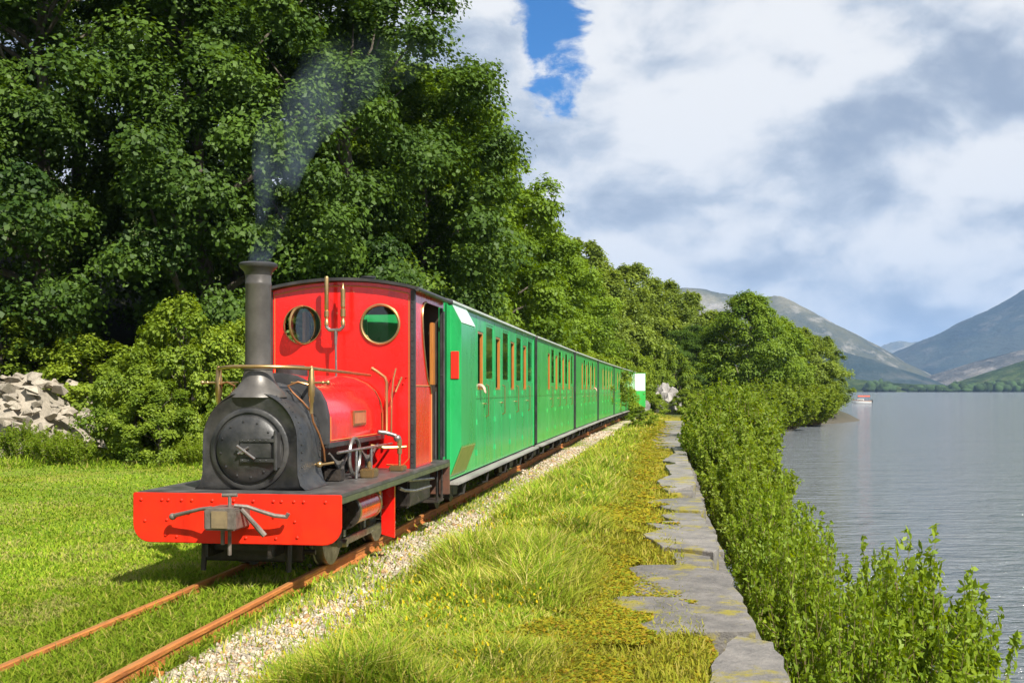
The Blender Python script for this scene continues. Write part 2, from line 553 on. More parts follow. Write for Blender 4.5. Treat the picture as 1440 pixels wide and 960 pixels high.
def attr_ground():
    m, nt, p = new_mat('turf_gravel_and_moss')
    N = nt.nodes.new; L = nt.links.new
    a = N('ShaderNodeAttribute'); a.attribute_name = 'soil'
    n = add_noise(nt, 9, 8, 0.7)
    n2 = add_noise(nt, 60, 3, 0.6)
    mr = N('ShaderNodeMapRange'); L(n.outputs['Fac'], mr.inputs[0]); mr.inputs[1].default_value = 0.3; mr.inputs[2].default_value = 0.7; mr.inputs[3].default_value = 0.7; mr.inputs[4].default_value = 1.25
    m2 = N('ShaderNodeMapRange'); L(n2.outputs['Fac'], m2.inputs[0]); m2.inputs[1].default_value = 0.3; m2.inputs[2].default_value = 0.7; m2.inputs[3].default_value = 0.75; m2.inputs[4].default_value = 1.2
    mu = N('ShaderNodeMath'); mu.operation = 'MULTIPLY'; L(mr.outputs[0], mu.inputs[0]); L(m2.outputs[0], mu.inputs[1])
    vm = N('ShaderNodeVectorMath'); vm.operation = 'SCALE'; L(a.outputs['Color'], vm.inputs[0]); L(mu.outputs[0], vm.inputs[3])
    L(vm.outputs[0], p.inputs['Base Color'])
    p.inputs['Roughness'].default_value = 0.95
    p.inputs['Specular IOR Level'].default_value = 0.15
    b = N('ShaderNodeBump'); b.inputs['Strength'].default_value = 0.7; b.inputs['Distance'].default_value = 0.03
    L(n2.outputs['Fac'], b.inputs['Height']); L(b.outputs[0], p.inputs['Normal'])
    return m


def blade_mat():
    m = bpy.data.materials.new('grass_blades')
    m.use_nodes = True
    nt = m.node_tree; nt.nodes.clear()
    N = nt.nodes.new; L = nt.links.new
    a = N('ShaderNodeAttribute'); a.attribute_name = 'soil'
    d = N('ShaderNodeBsdfDiffuse'); t = N('ShaderNodeBsdfTranslucent')
    L(a.outputs['Color'], d.inputs[0]); L(a.outputs['Color'], t.inputs[0])
    mx = N('ShaderNodeMixShader'); mx.inputs[0].default_value = 0.42
    L(d.outputs[0], mx.inputs[1]); L(t.outputs[0], mx.inputs[2])
    o = N('ShaderNodeOutputMaterial'); L(mx.outputs[0], o.inputs[0])
    return m


M['ground'] = attr_ground()
M['blade'] = blade_mat()


def water_mat():
    m, nt, p = new_mat('rippled_lake_water')
    N = nt.nodes.new; L = nt.links.new
    p.inputs['Base Color'].default_value = (0.15, 0.165, 0.18, 1)
    p.inputs['Roughness'].default_value = 0.07
    p.inputs['IOR'].default_value = 1.33
    tc = N('ShaderNodeTexCoord')

    def nz(scale, sx, sy, det, rot):
        mp = N('ShaderNodeMapping'); mp.inputs['Scale'].default_value = (sx, sy, 1); mp.inputs['Rotation'].default_value = (0, 0, R(rot))
        L(tc.outputs['Object'], mp.inputs[0])
        n = N('ShaderNodeTexNoise'); n.inputs['Scale'].default_value = scale; n.inputs['Detail'].default_value = det; n.inputs['Roughness'].default_value = 0.6
        n.inputs['Distortion'].default_value = 0.4
        L(mp.outputs[0], n.inputs['Vector'])
        return n.outputs['Fac']
    a = nz(0.8, 0.5, 1.6, 6, 12)
    b = nz(0.16, 0.6, 1.3, 3, -8)
    c = nz(2.4, 0.55, 1.5, 4, 16)
    s1 = N('ShaderNodeMath'); s1.operation = 'MULTIPLY_ADD'; L(b, s1.inputs[0]); s1.inputs[1].default_value = 1.2; L(a, s1.inputs[2])
    s2 = N('ShaderNodeMath'); s2.operation = 'MULTIPLY_ADD'; L(c, s2.inputs[0]); s2.inputs[1].default_value = 0.75; L(s1.outputs[0], s2.inputs[2])
    bp = N('ShaderNodeBump'); bp.inputs['Strength'].default_value = 1.0; bp.inputs['Distance'].default_value = 0.36
    L(s2.outputs[0], bp.inputs['Height']); L(bp.outputs[0], p.inputs['Normal'])
    return m


M['water'] = water_mat()


# ================================================================== the setting: ground, lake, mountains
def ground_z(X, Y):
    X = np.asarray(X, float); Y = np.asarray(Y, float)
    t = X - Xc(Y)
    z = -0.10 + 0.05 * (fbm(X * 0.8, Y * 0.8, 3) - 0.5)
    z = z + 0.035 * sstep(t, -1.6, -.7) * sstep(t, .30, .22) + .012 * sstep(np.abs(t - .65), .4, .1)
    hump = 0.10 * sstep(t, 1.0, 1.6) * sstep(t, 2.9, 2.2) * (Y < 60)
    z = z + hump * (0.5 + fbm(X * 1.3 + 5, Y * 1.3, 3))
    t0 = 12.5 - 7.0 * sstep(Y, 24, 40) - 9.0 * sstep(Y, 64, 90)
    up = np.maximum(-t - t0, 0)
    hill = 46 * (1 - np.exp(-up * 0.42 / 46)) * (0.75 + 0.5 * fbm(X * 0.03 + 3, Y * 0.03, 3))
    z = z + hill
    e = te(Y)
    # quay: sheer drop; natural shore further on: a bank
    bank = sstep(Y, 46, 56)
    drop_q = sstep(t, e - 0.28, e - 0.18)
    drop_b = sstep(t, e - 2.5, e + 4.5)
    z = z - 2.5 * (drop_q * (1 - bank) + drop_b * bank)
    return z


GREEN_LAWN = np.array([0.175, 0.265, 0.022])
YELLOW = np.array([0.30, 0.26, 0.04])
MOSS = np.array([0.30, 0.235, 0.022])
GRAVEL = np.array([0.58, 0.50, 0.38])
SOIL = np.array([0.13, 0.085, 0.045])
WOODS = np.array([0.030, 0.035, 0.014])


def lerp(a, b, k):
    k = np.asarray(k)[..., None]
    return a * (1 - k) + b * k


def gravel_mask(X, Y):
    t = X - Xc(Y)
    n = fbm(X * 1.7 + 2, Y * 1.7, 3)
    w = 1.10 + 0.9 * (fbm(X * 0 + 4.2, Y * 0.7, 3) - 0.4)
    n3 = fbm(X * 2.6 + 31, Y * 1.5 + 4, 3)
    inner = 0.35 + 0.65 * sstep(t + .5 * (n3 - .5), .45, .85)
    m = sstep(t, 0.30, 0.5) * sstep(t + .55 * (n3 - .5), w + 0.42, w - .05)
    return np.clip(m * inner * (0.1 + 1.6 * n) * (.55 + .9 * sstep(fbm(X * .35 + 12, Y * .35, 2), .3, .6)), 0, 1) * (Y < 60)


def soil_colour(X, Y):
    t = X - Xc(Y)
    n = fbm(X * 0.9, Y * 0.9, 4)
    n2 = fbm(X * 3.1 + 7, Y * 3.1, 3)
    col = lerp(GREEN_LAWN[None, :] * np.ones((len(X), 1)), YELLOW[None, :], np.clip((n - 0.45) * 1.6, 0, 0.6))
    right = sstep(t, 1.0, 1.6)
    col = lerp(col, lerp(YELLOW[None, :] * 0.75, GREEN_LAWN[None, :], np.clip(n * 1.2, 0, 1)), right * 0.7)
    moss = sstep(t, 2.0, 2.6) * (Y < 62)
    col = lerp(col, lerp(MOSS[None, :], np.array([[0.21, 0.115, 0.03]]), np.clip((n2 - 0.5) * 2.5, 0, 1)), moss)
    far = sstep(Y, 14, 24) * sstep(t, 0.9, 1.4)
    col = lerp(col, lerp(MOSS[None, :] * 1.1, np.array([[0.20, 0.22, 0.03]]), np.clip((n2 - 0.3) * 2, 0, 1)), far * 0.8)
    tr = sstep(np.abs(t), 0.75, 0.35) * (Y < 64)
    col = lerp(col, SOIL[None, :], tr * np.clip(0.2 + 1.2 * (n2 - 0.35), 0, 1))
    # trodden, oily bed under the train
    g = gravel_mask(X, Y)
    col = lerp(col, lerp(GRAVEL[None, :], np.array([[0.30, 0.19, 0.10]]), np.clip(1.6 * (n2 - 0.45), 0, 1)), g)
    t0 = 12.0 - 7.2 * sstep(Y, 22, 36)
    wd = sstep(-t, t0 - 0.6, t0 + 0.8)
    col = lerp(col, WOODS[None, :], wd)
    pt = sstep(Y, 54, 62)
    col = lerp(col, np.array([[0.085, 0.105, 0.03]]), pt)
    col = lerp(col, np.array([[0.06, 0.06, 0.04]]), pt * sstep(t, te(Y) - 2.5, te(Y) - 1.0))  # darkened strip: the shade line under the bushes is put into the colour
    bed = sstep(t, te(Y) - 0.2, te(Y) + 0.2)
    col = lerp(col, np.array([[0.10, 0.09, 0.07]]), bed)
    return col


def build_ground():
    ys = np.concatenate([np.array([-4000, -1200, -300, -80, -25, -8, 0]), np.arange(1.5, 4, .5), np.arange(4, 16, .09), np.arange(16, 32, .2), np.arange(32, 70, .5), np.arange(70, 130, 3), np.array([150, 200, 300, 500, 900, 1600, 3000, 7000, 14000])])
    ts = np.concatenate([np.array([-9000, -4000, -1500, -600, -250, -120, -80, -60, -45]), np.arange(-36, -14, 1.5), np.arange(-14, -4, .25), np.arange(-4, 3.2, .09), np.arange(3.2, 3.8, .04), np.arange(3.9, 8, .3), np.arange(8, 40, 1.5), np.array([60, 120, 300, 900, 3000, 9000])])
    T, Yg = np.meshgrid(ts, ys)
    X = (T + Xc(Yg)).ravel(); Y = Yg.ravel()
    Z = ground_z(X, Y)
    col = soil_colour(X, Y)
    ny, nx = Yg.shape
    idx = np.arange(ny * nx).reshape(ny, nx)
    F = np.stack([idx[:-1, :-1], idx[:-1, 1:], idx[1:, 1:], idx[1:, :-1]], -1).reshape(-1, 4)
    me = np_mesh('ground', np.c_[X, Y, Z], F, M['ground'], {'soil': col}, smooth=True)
    tag(put('ground', me), kind='structure')


build_ground()


def build_lake():
    V = [(-200, -3000, WATER_Z), (9000, -3000, WATER_Z), (9000, 9000, WATER_Z), (-200, 9000, WATER_Z)]
    # the sheet starts at the quay and spreads east; over the land it lies below the ground
    me = np_mesh('lake', V, [[0, 1, 2, 3]], M['water'])
    tag(put('lake', me), kind='structure')


build_lake()


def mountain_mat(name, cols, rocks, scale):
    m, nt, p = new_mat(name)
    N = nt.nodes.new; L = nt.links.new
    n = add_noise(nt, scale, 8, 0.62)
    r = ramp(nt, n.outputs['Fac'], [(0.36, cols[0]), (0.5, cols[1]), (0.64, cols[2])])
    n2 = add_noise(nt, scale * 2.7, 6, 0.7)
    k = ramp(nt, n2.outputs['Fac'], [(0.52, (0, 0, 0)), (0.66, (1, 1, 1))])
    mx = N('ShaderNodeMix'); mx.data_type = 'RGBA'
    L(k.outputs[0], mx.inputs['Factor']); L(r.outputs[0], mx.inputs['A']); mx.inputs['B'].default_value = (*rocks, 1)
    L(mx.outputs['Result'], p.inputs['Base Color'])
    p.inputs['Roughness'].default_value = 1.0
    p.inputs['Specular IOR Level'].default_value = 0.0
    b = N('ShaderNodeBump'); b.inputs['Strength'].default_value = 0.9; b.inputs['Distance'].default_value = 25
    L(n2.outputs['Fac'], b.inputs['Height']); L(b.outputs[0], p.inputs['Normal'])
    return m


def mountain(name, mat, ridges, x0, x1, y0, y1, n, slope, rough, seed):
    """height field: every ridge is a polyline (px, skyline py, distance) turned into real metres"""
    xs = np.linspace(x0, x1, n); ys = np.linspace(y0, y1, n)
    X, Y = np.meshgrid(xs, ys)
    H = np.full(X.shape, -60.0)
    for line in ridges:
        pts = [((px - 720) / FPX * d, d, CAMZ + (548 - py) / FPX * d) for px, py, d in line]
        for (ax, ay, az), (bx, by, bz) in zip(pts[:-1], pts[1:]):
            dx, dy = bx - ax, by - ay
            k = np.clip(((X - ax) * dx + (Y - ay) * dy) / (dx * dx + dy * dy), 0, 1)
            dist = np.hypot(X - ax - k * dx, Y - ay - k * dy)
            hh = az + (bz - az) * k
            h = hh - slope * dist * (1 - 0.25 * np.exp(-dist / 200.0))
            H = np.maximum(H, h)
    f = 1 / 260.0
    nz = fbm(X * f + seed, Y * f + seed * 2, 6, 0.55) - 0.5
    rg = 1 - np.abs(2 * fbm(X * f * 0.6 + seed * 3, Y * f * 0.6, 5, 0.5) - 1)
    Z = H + rough * nz + rough * 0.5 * (rg - 0.8)
    Z = np.maximum(Z, -20)
    idx = np.arange(n * n).reshape(n, n)
    F = np.stack([idx[:-1, :-1], idx[:-1, 1:], idx[1:, 1:], idx[1:, :-1]], -1).reshape(-1, 4)
    me = np_mesh(name, np.c_[X.ravel(), Y.ravel(), Z.ravel()], F, mat, smooth=True)
    return tag(put(name, me), kind='structure')


MM = {
    'heather': mountain_mat('heather_slope', ((0.045, 0.055, 0.045), (0.09, 0.09, 0.055), (0.19, 0.17, 0.11)), (0.26, 0.24, 0.21), 0.004),
    'dark': mountain_mat('cloud_shaded_slope', ((0.018, 0.034, 0.045), (0.026, 0.045, 0.052), (0.045, 0.06, 0.058)), (0.075, 0.085, 0.085), 0.004),  # cloud shadow and distance blue are put into this base colour
    'scree': mountain_mat('slate_scree', ((0.04, 0.05, 0.055), (0.10, 0.10, 0.095), (0.20, 0.18, 0.15)), (0.24, 0.22, 0.20), 0.008),
    'wood': mountain_mat('wooded_shore', ((0.02, 0.04, 0.015), (0.04, 0.07, 0.02), (0.09, 0.13, 0.035)), (0.12, 0.14, 0.06), 0.02),
}
# far head of the valley
mountain('mountain', MM['heather'], [[(1150, 500, 7600), (1238, 490, 7400), (1262, 482, 7200), (1300, 484, 7200), (1335, 480, 7200), (1400, 470, 7400), (1500, 440, 7600)]], 1500, 4600, 5600, 8600, 150, 0.55, 60, 3.0)
# left mountain running down to the lake
mountain('mountain', MM['heather'], [[(860, 430, 3300), (960, 407, 3300), (1010, 412, 3300), (1062, 416, 3250), (1092, 415, 3200), (1115, 428, 3200), (1150, 460, 3150), (1180, 483, 3100), (1215, 497, 3050), (1240, 517, 3000), (1262, 535, 2950)]], -200, 2000, 2000, 4300, 190, 0.55, 45, 9.0)
# its darker shoulder
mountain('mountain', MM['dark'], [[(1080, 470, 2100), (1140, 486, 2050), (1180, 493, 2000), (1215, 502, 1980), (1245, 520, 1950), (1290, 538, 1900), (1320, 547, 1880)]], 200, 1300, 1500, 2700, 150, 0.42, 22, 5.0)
# right mountain
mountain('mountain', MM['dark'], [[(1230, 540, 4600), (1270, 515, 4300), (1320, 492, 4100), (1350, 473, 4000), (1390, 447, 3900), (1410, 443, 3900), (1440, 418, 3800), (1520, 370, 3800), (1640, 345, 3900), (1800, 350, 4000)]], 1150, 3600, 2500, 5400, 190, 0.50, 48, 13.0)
# pale scree spur and green shore knoll in front of it
mountain('mountain', MM['scree'], [[(1290, 543, 2500), (1340, 530, 2450), (1390, 512, 2400), (1420, 498, 2350), (1450, 488, 2350), (1560, 455, 2300)]], 800, 2000, 1800, 3200, 130, 0.34, 18, 21.0)
mountain('mountain', MM['wood'], [[(1385, 546, 1800), (1420, 528, 1750), (1440, 510, 1750), (1480, 492, 1700), (1600, 470, 1700)]], 700, 1700, 1350, 2300, 120, 0.40, 12, 31.0)
mountain('mountain', MM['wood'], [[(1120, 525, 1500), (1170, 530, 1480), (1210, 533, 1450), (1260, 539, 1450), (1300, 541, 1480), (1350, 543, 1500), (1400, 541, 1500), (1440, 538, 1480), (1560, 530, 1500)]], 300, 1500, 1330, 1750, 150, 0.22, 9, 41.0)



def far_wood():
    """woods along the opposite shore, read as one mass"""
    rg = np.random.default_rng(3)
    bm = bmesh.new(); bmesh.ops.create_icosphere(bm, subdivisions=2, radius=1)
    base = np.array([v.co[:] for v in bm.verts]); tri = np.array([[v.index for v in f.verts] for f in bm.faces]); bm.free()
    Vs, Fs, Cs = [], [], []
    k = 0
    for i in range(900):
        px = rg.uniform(1120, 1480)
        d = rg.uniform(1310, 1420)
        clump = fbm(np.array([px * .03]), np.array([2.2]), 3)[0]
        if rg.random() > sstep(clump, .3, .62): continue
        h = rg.uniform(4, 9) * (.5 + clump) * (1.25 if px > 1340 or px < 1250 else .8)
        w = rg.uniform(3, 7)
        c = np.array([(px - 720) / FPX * d, d, WATER_Z + h * .5 + rg.uniform(0, 3) * (d - 1310) / 110])
        q = base * np.array([w, w, h * .62]) * (1 + .35 * (rg.random((len(base), 1)) - .5))
        Vs.append(q + c); Fs.append(tri + k); k += len(base)
        Cs.append(np.tile(np.array([[.03, .055, .018]]) * rg.uniform(.5, 1.7), (len(base), 1)))
    me = np_mesh('far_wood', np.concatenate(Vs), np.concatenate(Fs), M['ground'], {'soil': np.concatenate(Cs)}, smooth=True)
    tag(put('far_wood', me), 'dark belt of woods along the opposite lake shore', 'woods', kind='stuff')


far_wood()

# ================================================================== railway track
def frame_at(s_y):
    """point on the centre line and the heading there"""
    return float(Xc(s_y)), math.atan(dXc(s_y))


def rail_mesh(name, off):
    prof = [(-.036, -.005), (.036, -.005), (.036, .014), (.010, .022), (.008, .060), (.020, .070), (.022, .092), (.016, .098), (-.016, .098), (-.022, .092), (-.020, .070), (-.008, .060), (-.010, .022), (-.036, .014)]
    mb = MB(); rings = []
    for Y in np.concatenate([np.arange(-3, 20, .6), np.arange(20, 66, 1.5)]):
        x, a = frame_at(Y)
        nx, ny = math.cos(a), -math.sin(a)
        wob = 0.006 * math.sin(Y * 1.3 + off) + 0.004 * math.sin(Y * 2.9)
        rings.append([(x + nx * (off + u + wob), Y + ny * (off + u), v - 0.098) for u, v in prof])
    return mb.loft(rings, True)


track = empty('railway_track', (0, 0, 0), 0, 'narrow gauge track of rusty orange rails in the grass under the train', 'railway track')
for off in (-.325, .325):
    r_ = rail_mesh('rail', off).build('rail', M['rust'], track, smooth=30)
    r_.data.materials.append(M['railtop'])
    for p in r_.data.polygons:
        if p.normal.z > 0.9 and p.center.z > -0.005: p.material_index = 1
rng = random.Random(4)
slm = MB(); slm.box(-.62, .62, -.10, .10, -.11, 0)
sl0 = slm.build('sleeper', M['sleeper'], track, bevel=.012)
first = True
for i in range(34):
    Y = 4.2 + i * 0.72
    x, a = frame_at(Y)
    o = sl0 if first else sl0.copy()
    if not first: COL.objects.link(o)
    first = False
    o.location = (x + rng.uniform(-.04, .04), Y, -.098 - rng.uniform(.0, .02))
    o.rotation_euler = (0, 0, -a + rng.uniform(-.03, .03))
# bolts, clips holding the rail foot
cl = MB(); cl.box(-.03, .03, -.03, .03, 0, .02); cl.cyl((0, 0, .02), (0, 0, .045), .012, 6)
c0 = cl.build('rail_clip', M['rust'], track)
first = True
for i in range(16):
    Y = 4.2 + i * 0.72
    x, a = frame_at(Y)
    for off in (-.325, .325):
        for sg in (-1, 1):
            o = c0 if first else c0.copy()
            if not first: COL.objects.link(o)
            first = False
            q = off + sg * .062
            o.location = (x + math.cos(a) * q, Y - math.sin(a) * q, -.096)
            o.rotation_euler = (0, 0, -a)

# ================================================================== quay wall with capping slabs
quay = empty('stone_quay_wall', at(1060, 885), 0, 'old quay wall capped with flat grey slate slabs along the lake edge', 'quay wall')
quay.location = (0, 0, 0)


def slab(poly, top, thick, seed, name='slab'):
    rg = random.Random(seed)
    cx = sum(p[0] for p in poly) / len(poly); cy = sum(p[1] for p in poly) / len(poly)
    # roughen the outline
    out = []
    n = len(poly)
    for i in range(n):
        a, b = Vector(poly[i]), Vector(poly[(i + 1) % n])
        L_ = (b - a).length
        k = max(1, int(L_ / 0.16))
        nrm = Vector((-(b - a).y, (b - a).x)).normalized() if L_ > 1e-6 else Vector((0, 0))
        for j in range(k):
            p = a.lerp(b, j / k)
            p = p + nrm * rg.uniform(-.022, .022) * (1 if j else .4)
            out.append((p.x - cx, p.y - cy))
    mb = MB()
    tl = rg.uniform(-.008, .008), rg.uniform(-.006, .006)
    up = [(x, y, tl[0] * x + tl[1] * y) for x, y in out]
    mid = [(x * 1.0, y * 1.0, z - .035) for x, y, z in up]
    ins = [(x * .985, y * .985, z + rg.uniform(-.003, .002)) for x, y, z in up]
    lo = [(x * .99, y * .99, -thick) for x, y in out]
    mb.loft([lo, mid, [(x, y, z - .008) for x, y, z in up], ins], True)
    return mb.build(name, M['slab'], quay, smooth=30, loc=(cx, cy, top))


def P2(px, py, z=-.06):
    v = at(px, py, z); return (v.x, v.y)


near = [
    [(990, 1060), (996, 960), (1004, 925), (1036, 893), (1088, 902), (1113, 962), (1150, 1060)],
    [(866, 868), (850, 852), (878, 836), (902, 815), (884, 800), (900, 796), (965, 796), (1022, 806), (1044, 840), (1062, 886), (1000, 888), (910, 886)],
    [(905, 753), (925, 747), (960, 744), (1003, 747), (1012, 772), (1003, 778), (975, 774), (930, 770)],
    [(908, 735), (950, 732), (930, 724), (938, 720), (985, 722), (998, 744), (960, 741), (925, 743)],
    [(903, 706), (940, 701), (985, 700), (991, 717), (985, 719), (945, 717)],
    [(925, 676), (945, 668), (935, 655), (970, 652), (978, 680), (972, 684), (940, 690), (930, 686)],
    [(932, 648), (950, 636), (944, 628), (962, 626), (968, 650), (950, 651)],
]
for i, pl in enumerate(near):
    slab([P2(*p) for p in pl], -.055 + (i % 3) * .006, .26, 50 + i)
# more slabs further along, following the edge
Yq = 27.2
k = 0
rg = random.Random(9)
while Yq < 50:
    ln = rg.uniform(1.6, 3.0)
    e0, e1 = 3.5, 3.5
    w0, w1 = rg.uniform(.7, 1.1), rg.uniform(.6, 1.0)
    x0, x1 = float(Xc(Yq)), float(Xc(Yq + ln - .05))
    slab([(x0 + e0 - w0, Yq), (x0 + e0, Yq), (x1 + e1, Yq + ln - .05), (x1 + e1 - w1, Yq + ln - .05)], -.06 + rg.uniform(-.015, .015), .24, 80 + k)
    Yq += ln; k += 1
# narrow mossy kerb stones filling the edge between the slabs
for (ya, yb) in ((8.95, 9.85), (15.4, 15.9), (16.9, 17.3), (21.8, 22.4)):
    x0, x1 = float(Xc(ya)), float(Xc(yb))
    slab([(x0 + 3.15, ya), (x0 + 3.46, ya), (x1 + 3.46, yb - .04), (x1 + 3.12, yb - .04)], -.085, .2, int(ya * 10))
# face of the wall, coursed stone down to the water
stm = MB(); stm.box(-.5, .5, -.22, .22, -.5, .5)
bm_ = stm.bm
rg2 = random.Random(2)
bmesh.ops.subdivide_edges(bm_, edges=bm_.edges[:], cuts=1)
for v in bm_.verts: v.co += Vector((rg2.uniform(-.02, .02), rg2.uniform(-.03, .03), rg2.uniform(-.02, .02)))
st0 = stm.build('stone', M['slab'], quay, smooth=0)
first = True
for c in range(6):
    Y = 3.2 + (c % 2) * .35
    zt = -.31 - c * .26
    while Y < 48:
        ln = rg2.uniform(.5, 1.1)
        x, a = frame_at(Y + ln / 2)
        o = st0 if first else st0.copy()
        if not first: COL.objects.link(o)
        first = False
        o.location = (x + float(te(Y)) - .16 - .015 * c + rg2.uniform(-.02, .02) + .12, Y + ln / 2, zt - .12)
        o.scale = (ln - .02, .9, .245)
        o.rotation_euler = (0, 0, math.pi / 2 - a)
        Y += ln * (1 if Y < 20 else 1.0)

# ================================================================== loose ballast, grass, weeds
rgn = np.random.default_rng(5)


def scatter_stones():
    n = 90000
    Y = 4.6 + (rgn.random(n) ** 1.7) * 34
    t = rgn.uniform(.2, 1.75, n)
    X = Xc(Y) + t
    g = gravel_mask(X, Y)
    keep = rgn.random(n) < np.clip(g * 2.0 - .45, 0, 1)
    # a few on the left shoulder and between the rails
    X, Y = X[keep], Y[keep]
    n2 = 1500
    Y2 = 4.6 + (rgn.random(n2) ** 1.5) * 16; X2 = Xc(Y2) + rgn.uniform(-.7, .3, n2)
    X = np.r_[X, X2]; Y = np.r_[Y, Y2]
    n = len(X)
    Z = ground_z(X, Y)
    base = np.array([(1, 0, 0), (-1, 0, 0), (0, 1, 0), (0, -1, 0), (0, 0, 1), (0, 0, -1)], float)
    tri = np.array([(0, 2, 4), (2, 1, 4), (1, 3, 4), (3, 0, 4), (2, 0, 5), (1, 2, 5), (3, 1, 5), (0, 3, 5)])
    s = rgn.uniform(.004, .013, n) * (1 + Y * .02) * np.where(rgn.random(n) < .06, 2.2, 1)
    V = base[None] * (1 + .45 * (rgn.random((n, 6, 3)) - .5)) + .35 * (rgn.random((n, 6, 3)) - .5)
    V = V * s[:, None, None] * np.array([1, 1, .7])
    a = rgn.random(n) * 6.28
    ca, sa = np.cos(a)[:, None], np.sin(a)[:, None]
    V = np.stack([V[..., 0] * ca - V[..., 1] * sa, V[..., 0] * sa + V[..., 1] * ca, V[..., 2]], -1)
    V = V + np.c_[X, Y, Z + s * .25][:, None, :]
    F = (tri[None] + (np.arange(n) * 6)[:, None, None]).reshape(-1, 3)
    c = np.array([0.62, 0.53, 0.40])[None] * rgn.uniform(.5, 1.15, n)[:, None]
    warm = rgn.random(n)[:, None]
    c = np.where(warm < .2, c * np.array([[.85, .62, .42]]), c)
    c = np.clip(c, 0, .72)
    me = np_mesh('ballast_stones', V.reshape(-1, 3), F, M['ground'], {'soil': np.repeat(c, 6, 0)})
    tag(put('ballast_stones', me), 'loose pale ballast stones strewn beside the right hand rail', 'gravel', kind='stuff')


scatter_stones()


def blades(X, Y, h, w, lean, col, zoff=0.0):
    """bent grass blades: 5 vertices, a quad and a tip"""
    n = len(X)
    Z = ground_z(X, Y) - .01 + zoff
    a = rgn.random(n) * 2 * np.pi
    dx, dy = np.cos(a), np.sin(a)
    b = a + rgn.uniform(.8, 2.3, n)
    lx, ly = np.cos(b) * lean * h, np.sin(b) * lean * h
    P = np.zeros((n, 5, 3))
    P[:, 0] = np.c_[X - dx * w, Y - dy * w, Z]
    P[:, 1] = np.c_[X + dx * w, Y + dy * w, Z]
    P[:, 2] = np.c_[X + dx * w * .75 + lx * .3, Y + dy * w * .75 + ly * .3, Z + h * .55]
    P[:, 3] = np.c_[X - dx * w * .75 + lx * .3, Y - dy * w * .75 + ly * .3, Z + h * .55]
    P[:, 4] = np.c_[X + lx, Y + ly, Z + h * (1 - .25 * lean)]
    tri = np.array([(0, 1, 2), (0, 2, 3), (3, 2, 4)])
    F = (tri[None] + (np.arange(n) * 5)[:, None, None]).reshape(-1, 3)
    C = np.repeat(col, 5, 0)
    return P.reshape(-1, 3), F, C


def pick_colours(X, Y, n, pal, wts, jitter=.25):
    pal = np.array(pal)
    w = np.array(wts) / np.sum(wts)
    k = rgn.choice(len(pal), n, p=w)
    # drifts of one colour
    return pal[k] * (1 + jitter * (rgn.random((n, 1)) - .5)) * (0.85 + .4 * fbm(X * .7, Y * .7, 3))[:, None]


def build_lawn():
    n = 260000
    u = rgn.random(n)
    Y = 4.8 / (1 - u * (1 - 4.8 / 27.0))          # denser towards the camera
    X = rgn.uniform(-.52, .02, n) * Y
    t = X - Xc(Y)
    p = np.ones(n)
    p *= np.where(t > -.42, np.where(t > .42, 0, .45 + .5 * (fbm(X * 2, Y * 2, 2) > .47)), 1)
    p *= np.where(np.abs(np.abs(t) - .325) < .03, .10, 1)
    p *= np.where((Y > 8.5) & (np.abs(t) < .5), .2, 1)
    p *= np.where(t > .5, 0, 1)
    keep = rgn.random(n) < p
    X, Y, t = X[keep], Y[keep], t[keep]
    n = len(X)
    tall = sstep(np.abs(t), 1.2, .4) * .06
    edge = sstep(Y, 19.5, 22) * .22
    h = (.018 + .042 * rgn.random(n) ** 1.5 + tall * rgn.random(n) + edge * rgn.random(n)) * (.75 + .5 * fbm(X * 1.2, Y * 1.2, 3))
    w = .0018 + .00052 * Y
    col = pick_colours(X, Y, n, [(.215, .330, .022), (.275, .385, .030), (.345, .405, .042), (.46, .40, .11), (.130, .225, .018)], [4, 4, 3, 1.2, 1.5])
    patch = sstep(fbm(X * .45 + 60, Y * .45, 4), .38, .68)[:, None]
    col = col * (.78 + .36 * patch)
    straw = (fbm(X * 1.6 + 80, Y * 1.6, 3) > .60)[:, None] & (rgn.random((n, 1)) < .5)
    col = np.where(straw, col * .4 + np.array([[.42, .36, .14]]) * .6, col)
    V, F, C = blades(X, Y, h, w, rgn.uniform(.3, 1.3, n), col)
    me = np_mesh('lawn_grass', V, F, M['blade'], {'soil': C})
    tag(put('lawn_grass', me), 'short bright green lawn grass left of the locomotive', 'grass', kind='stuff')


build_lawn()


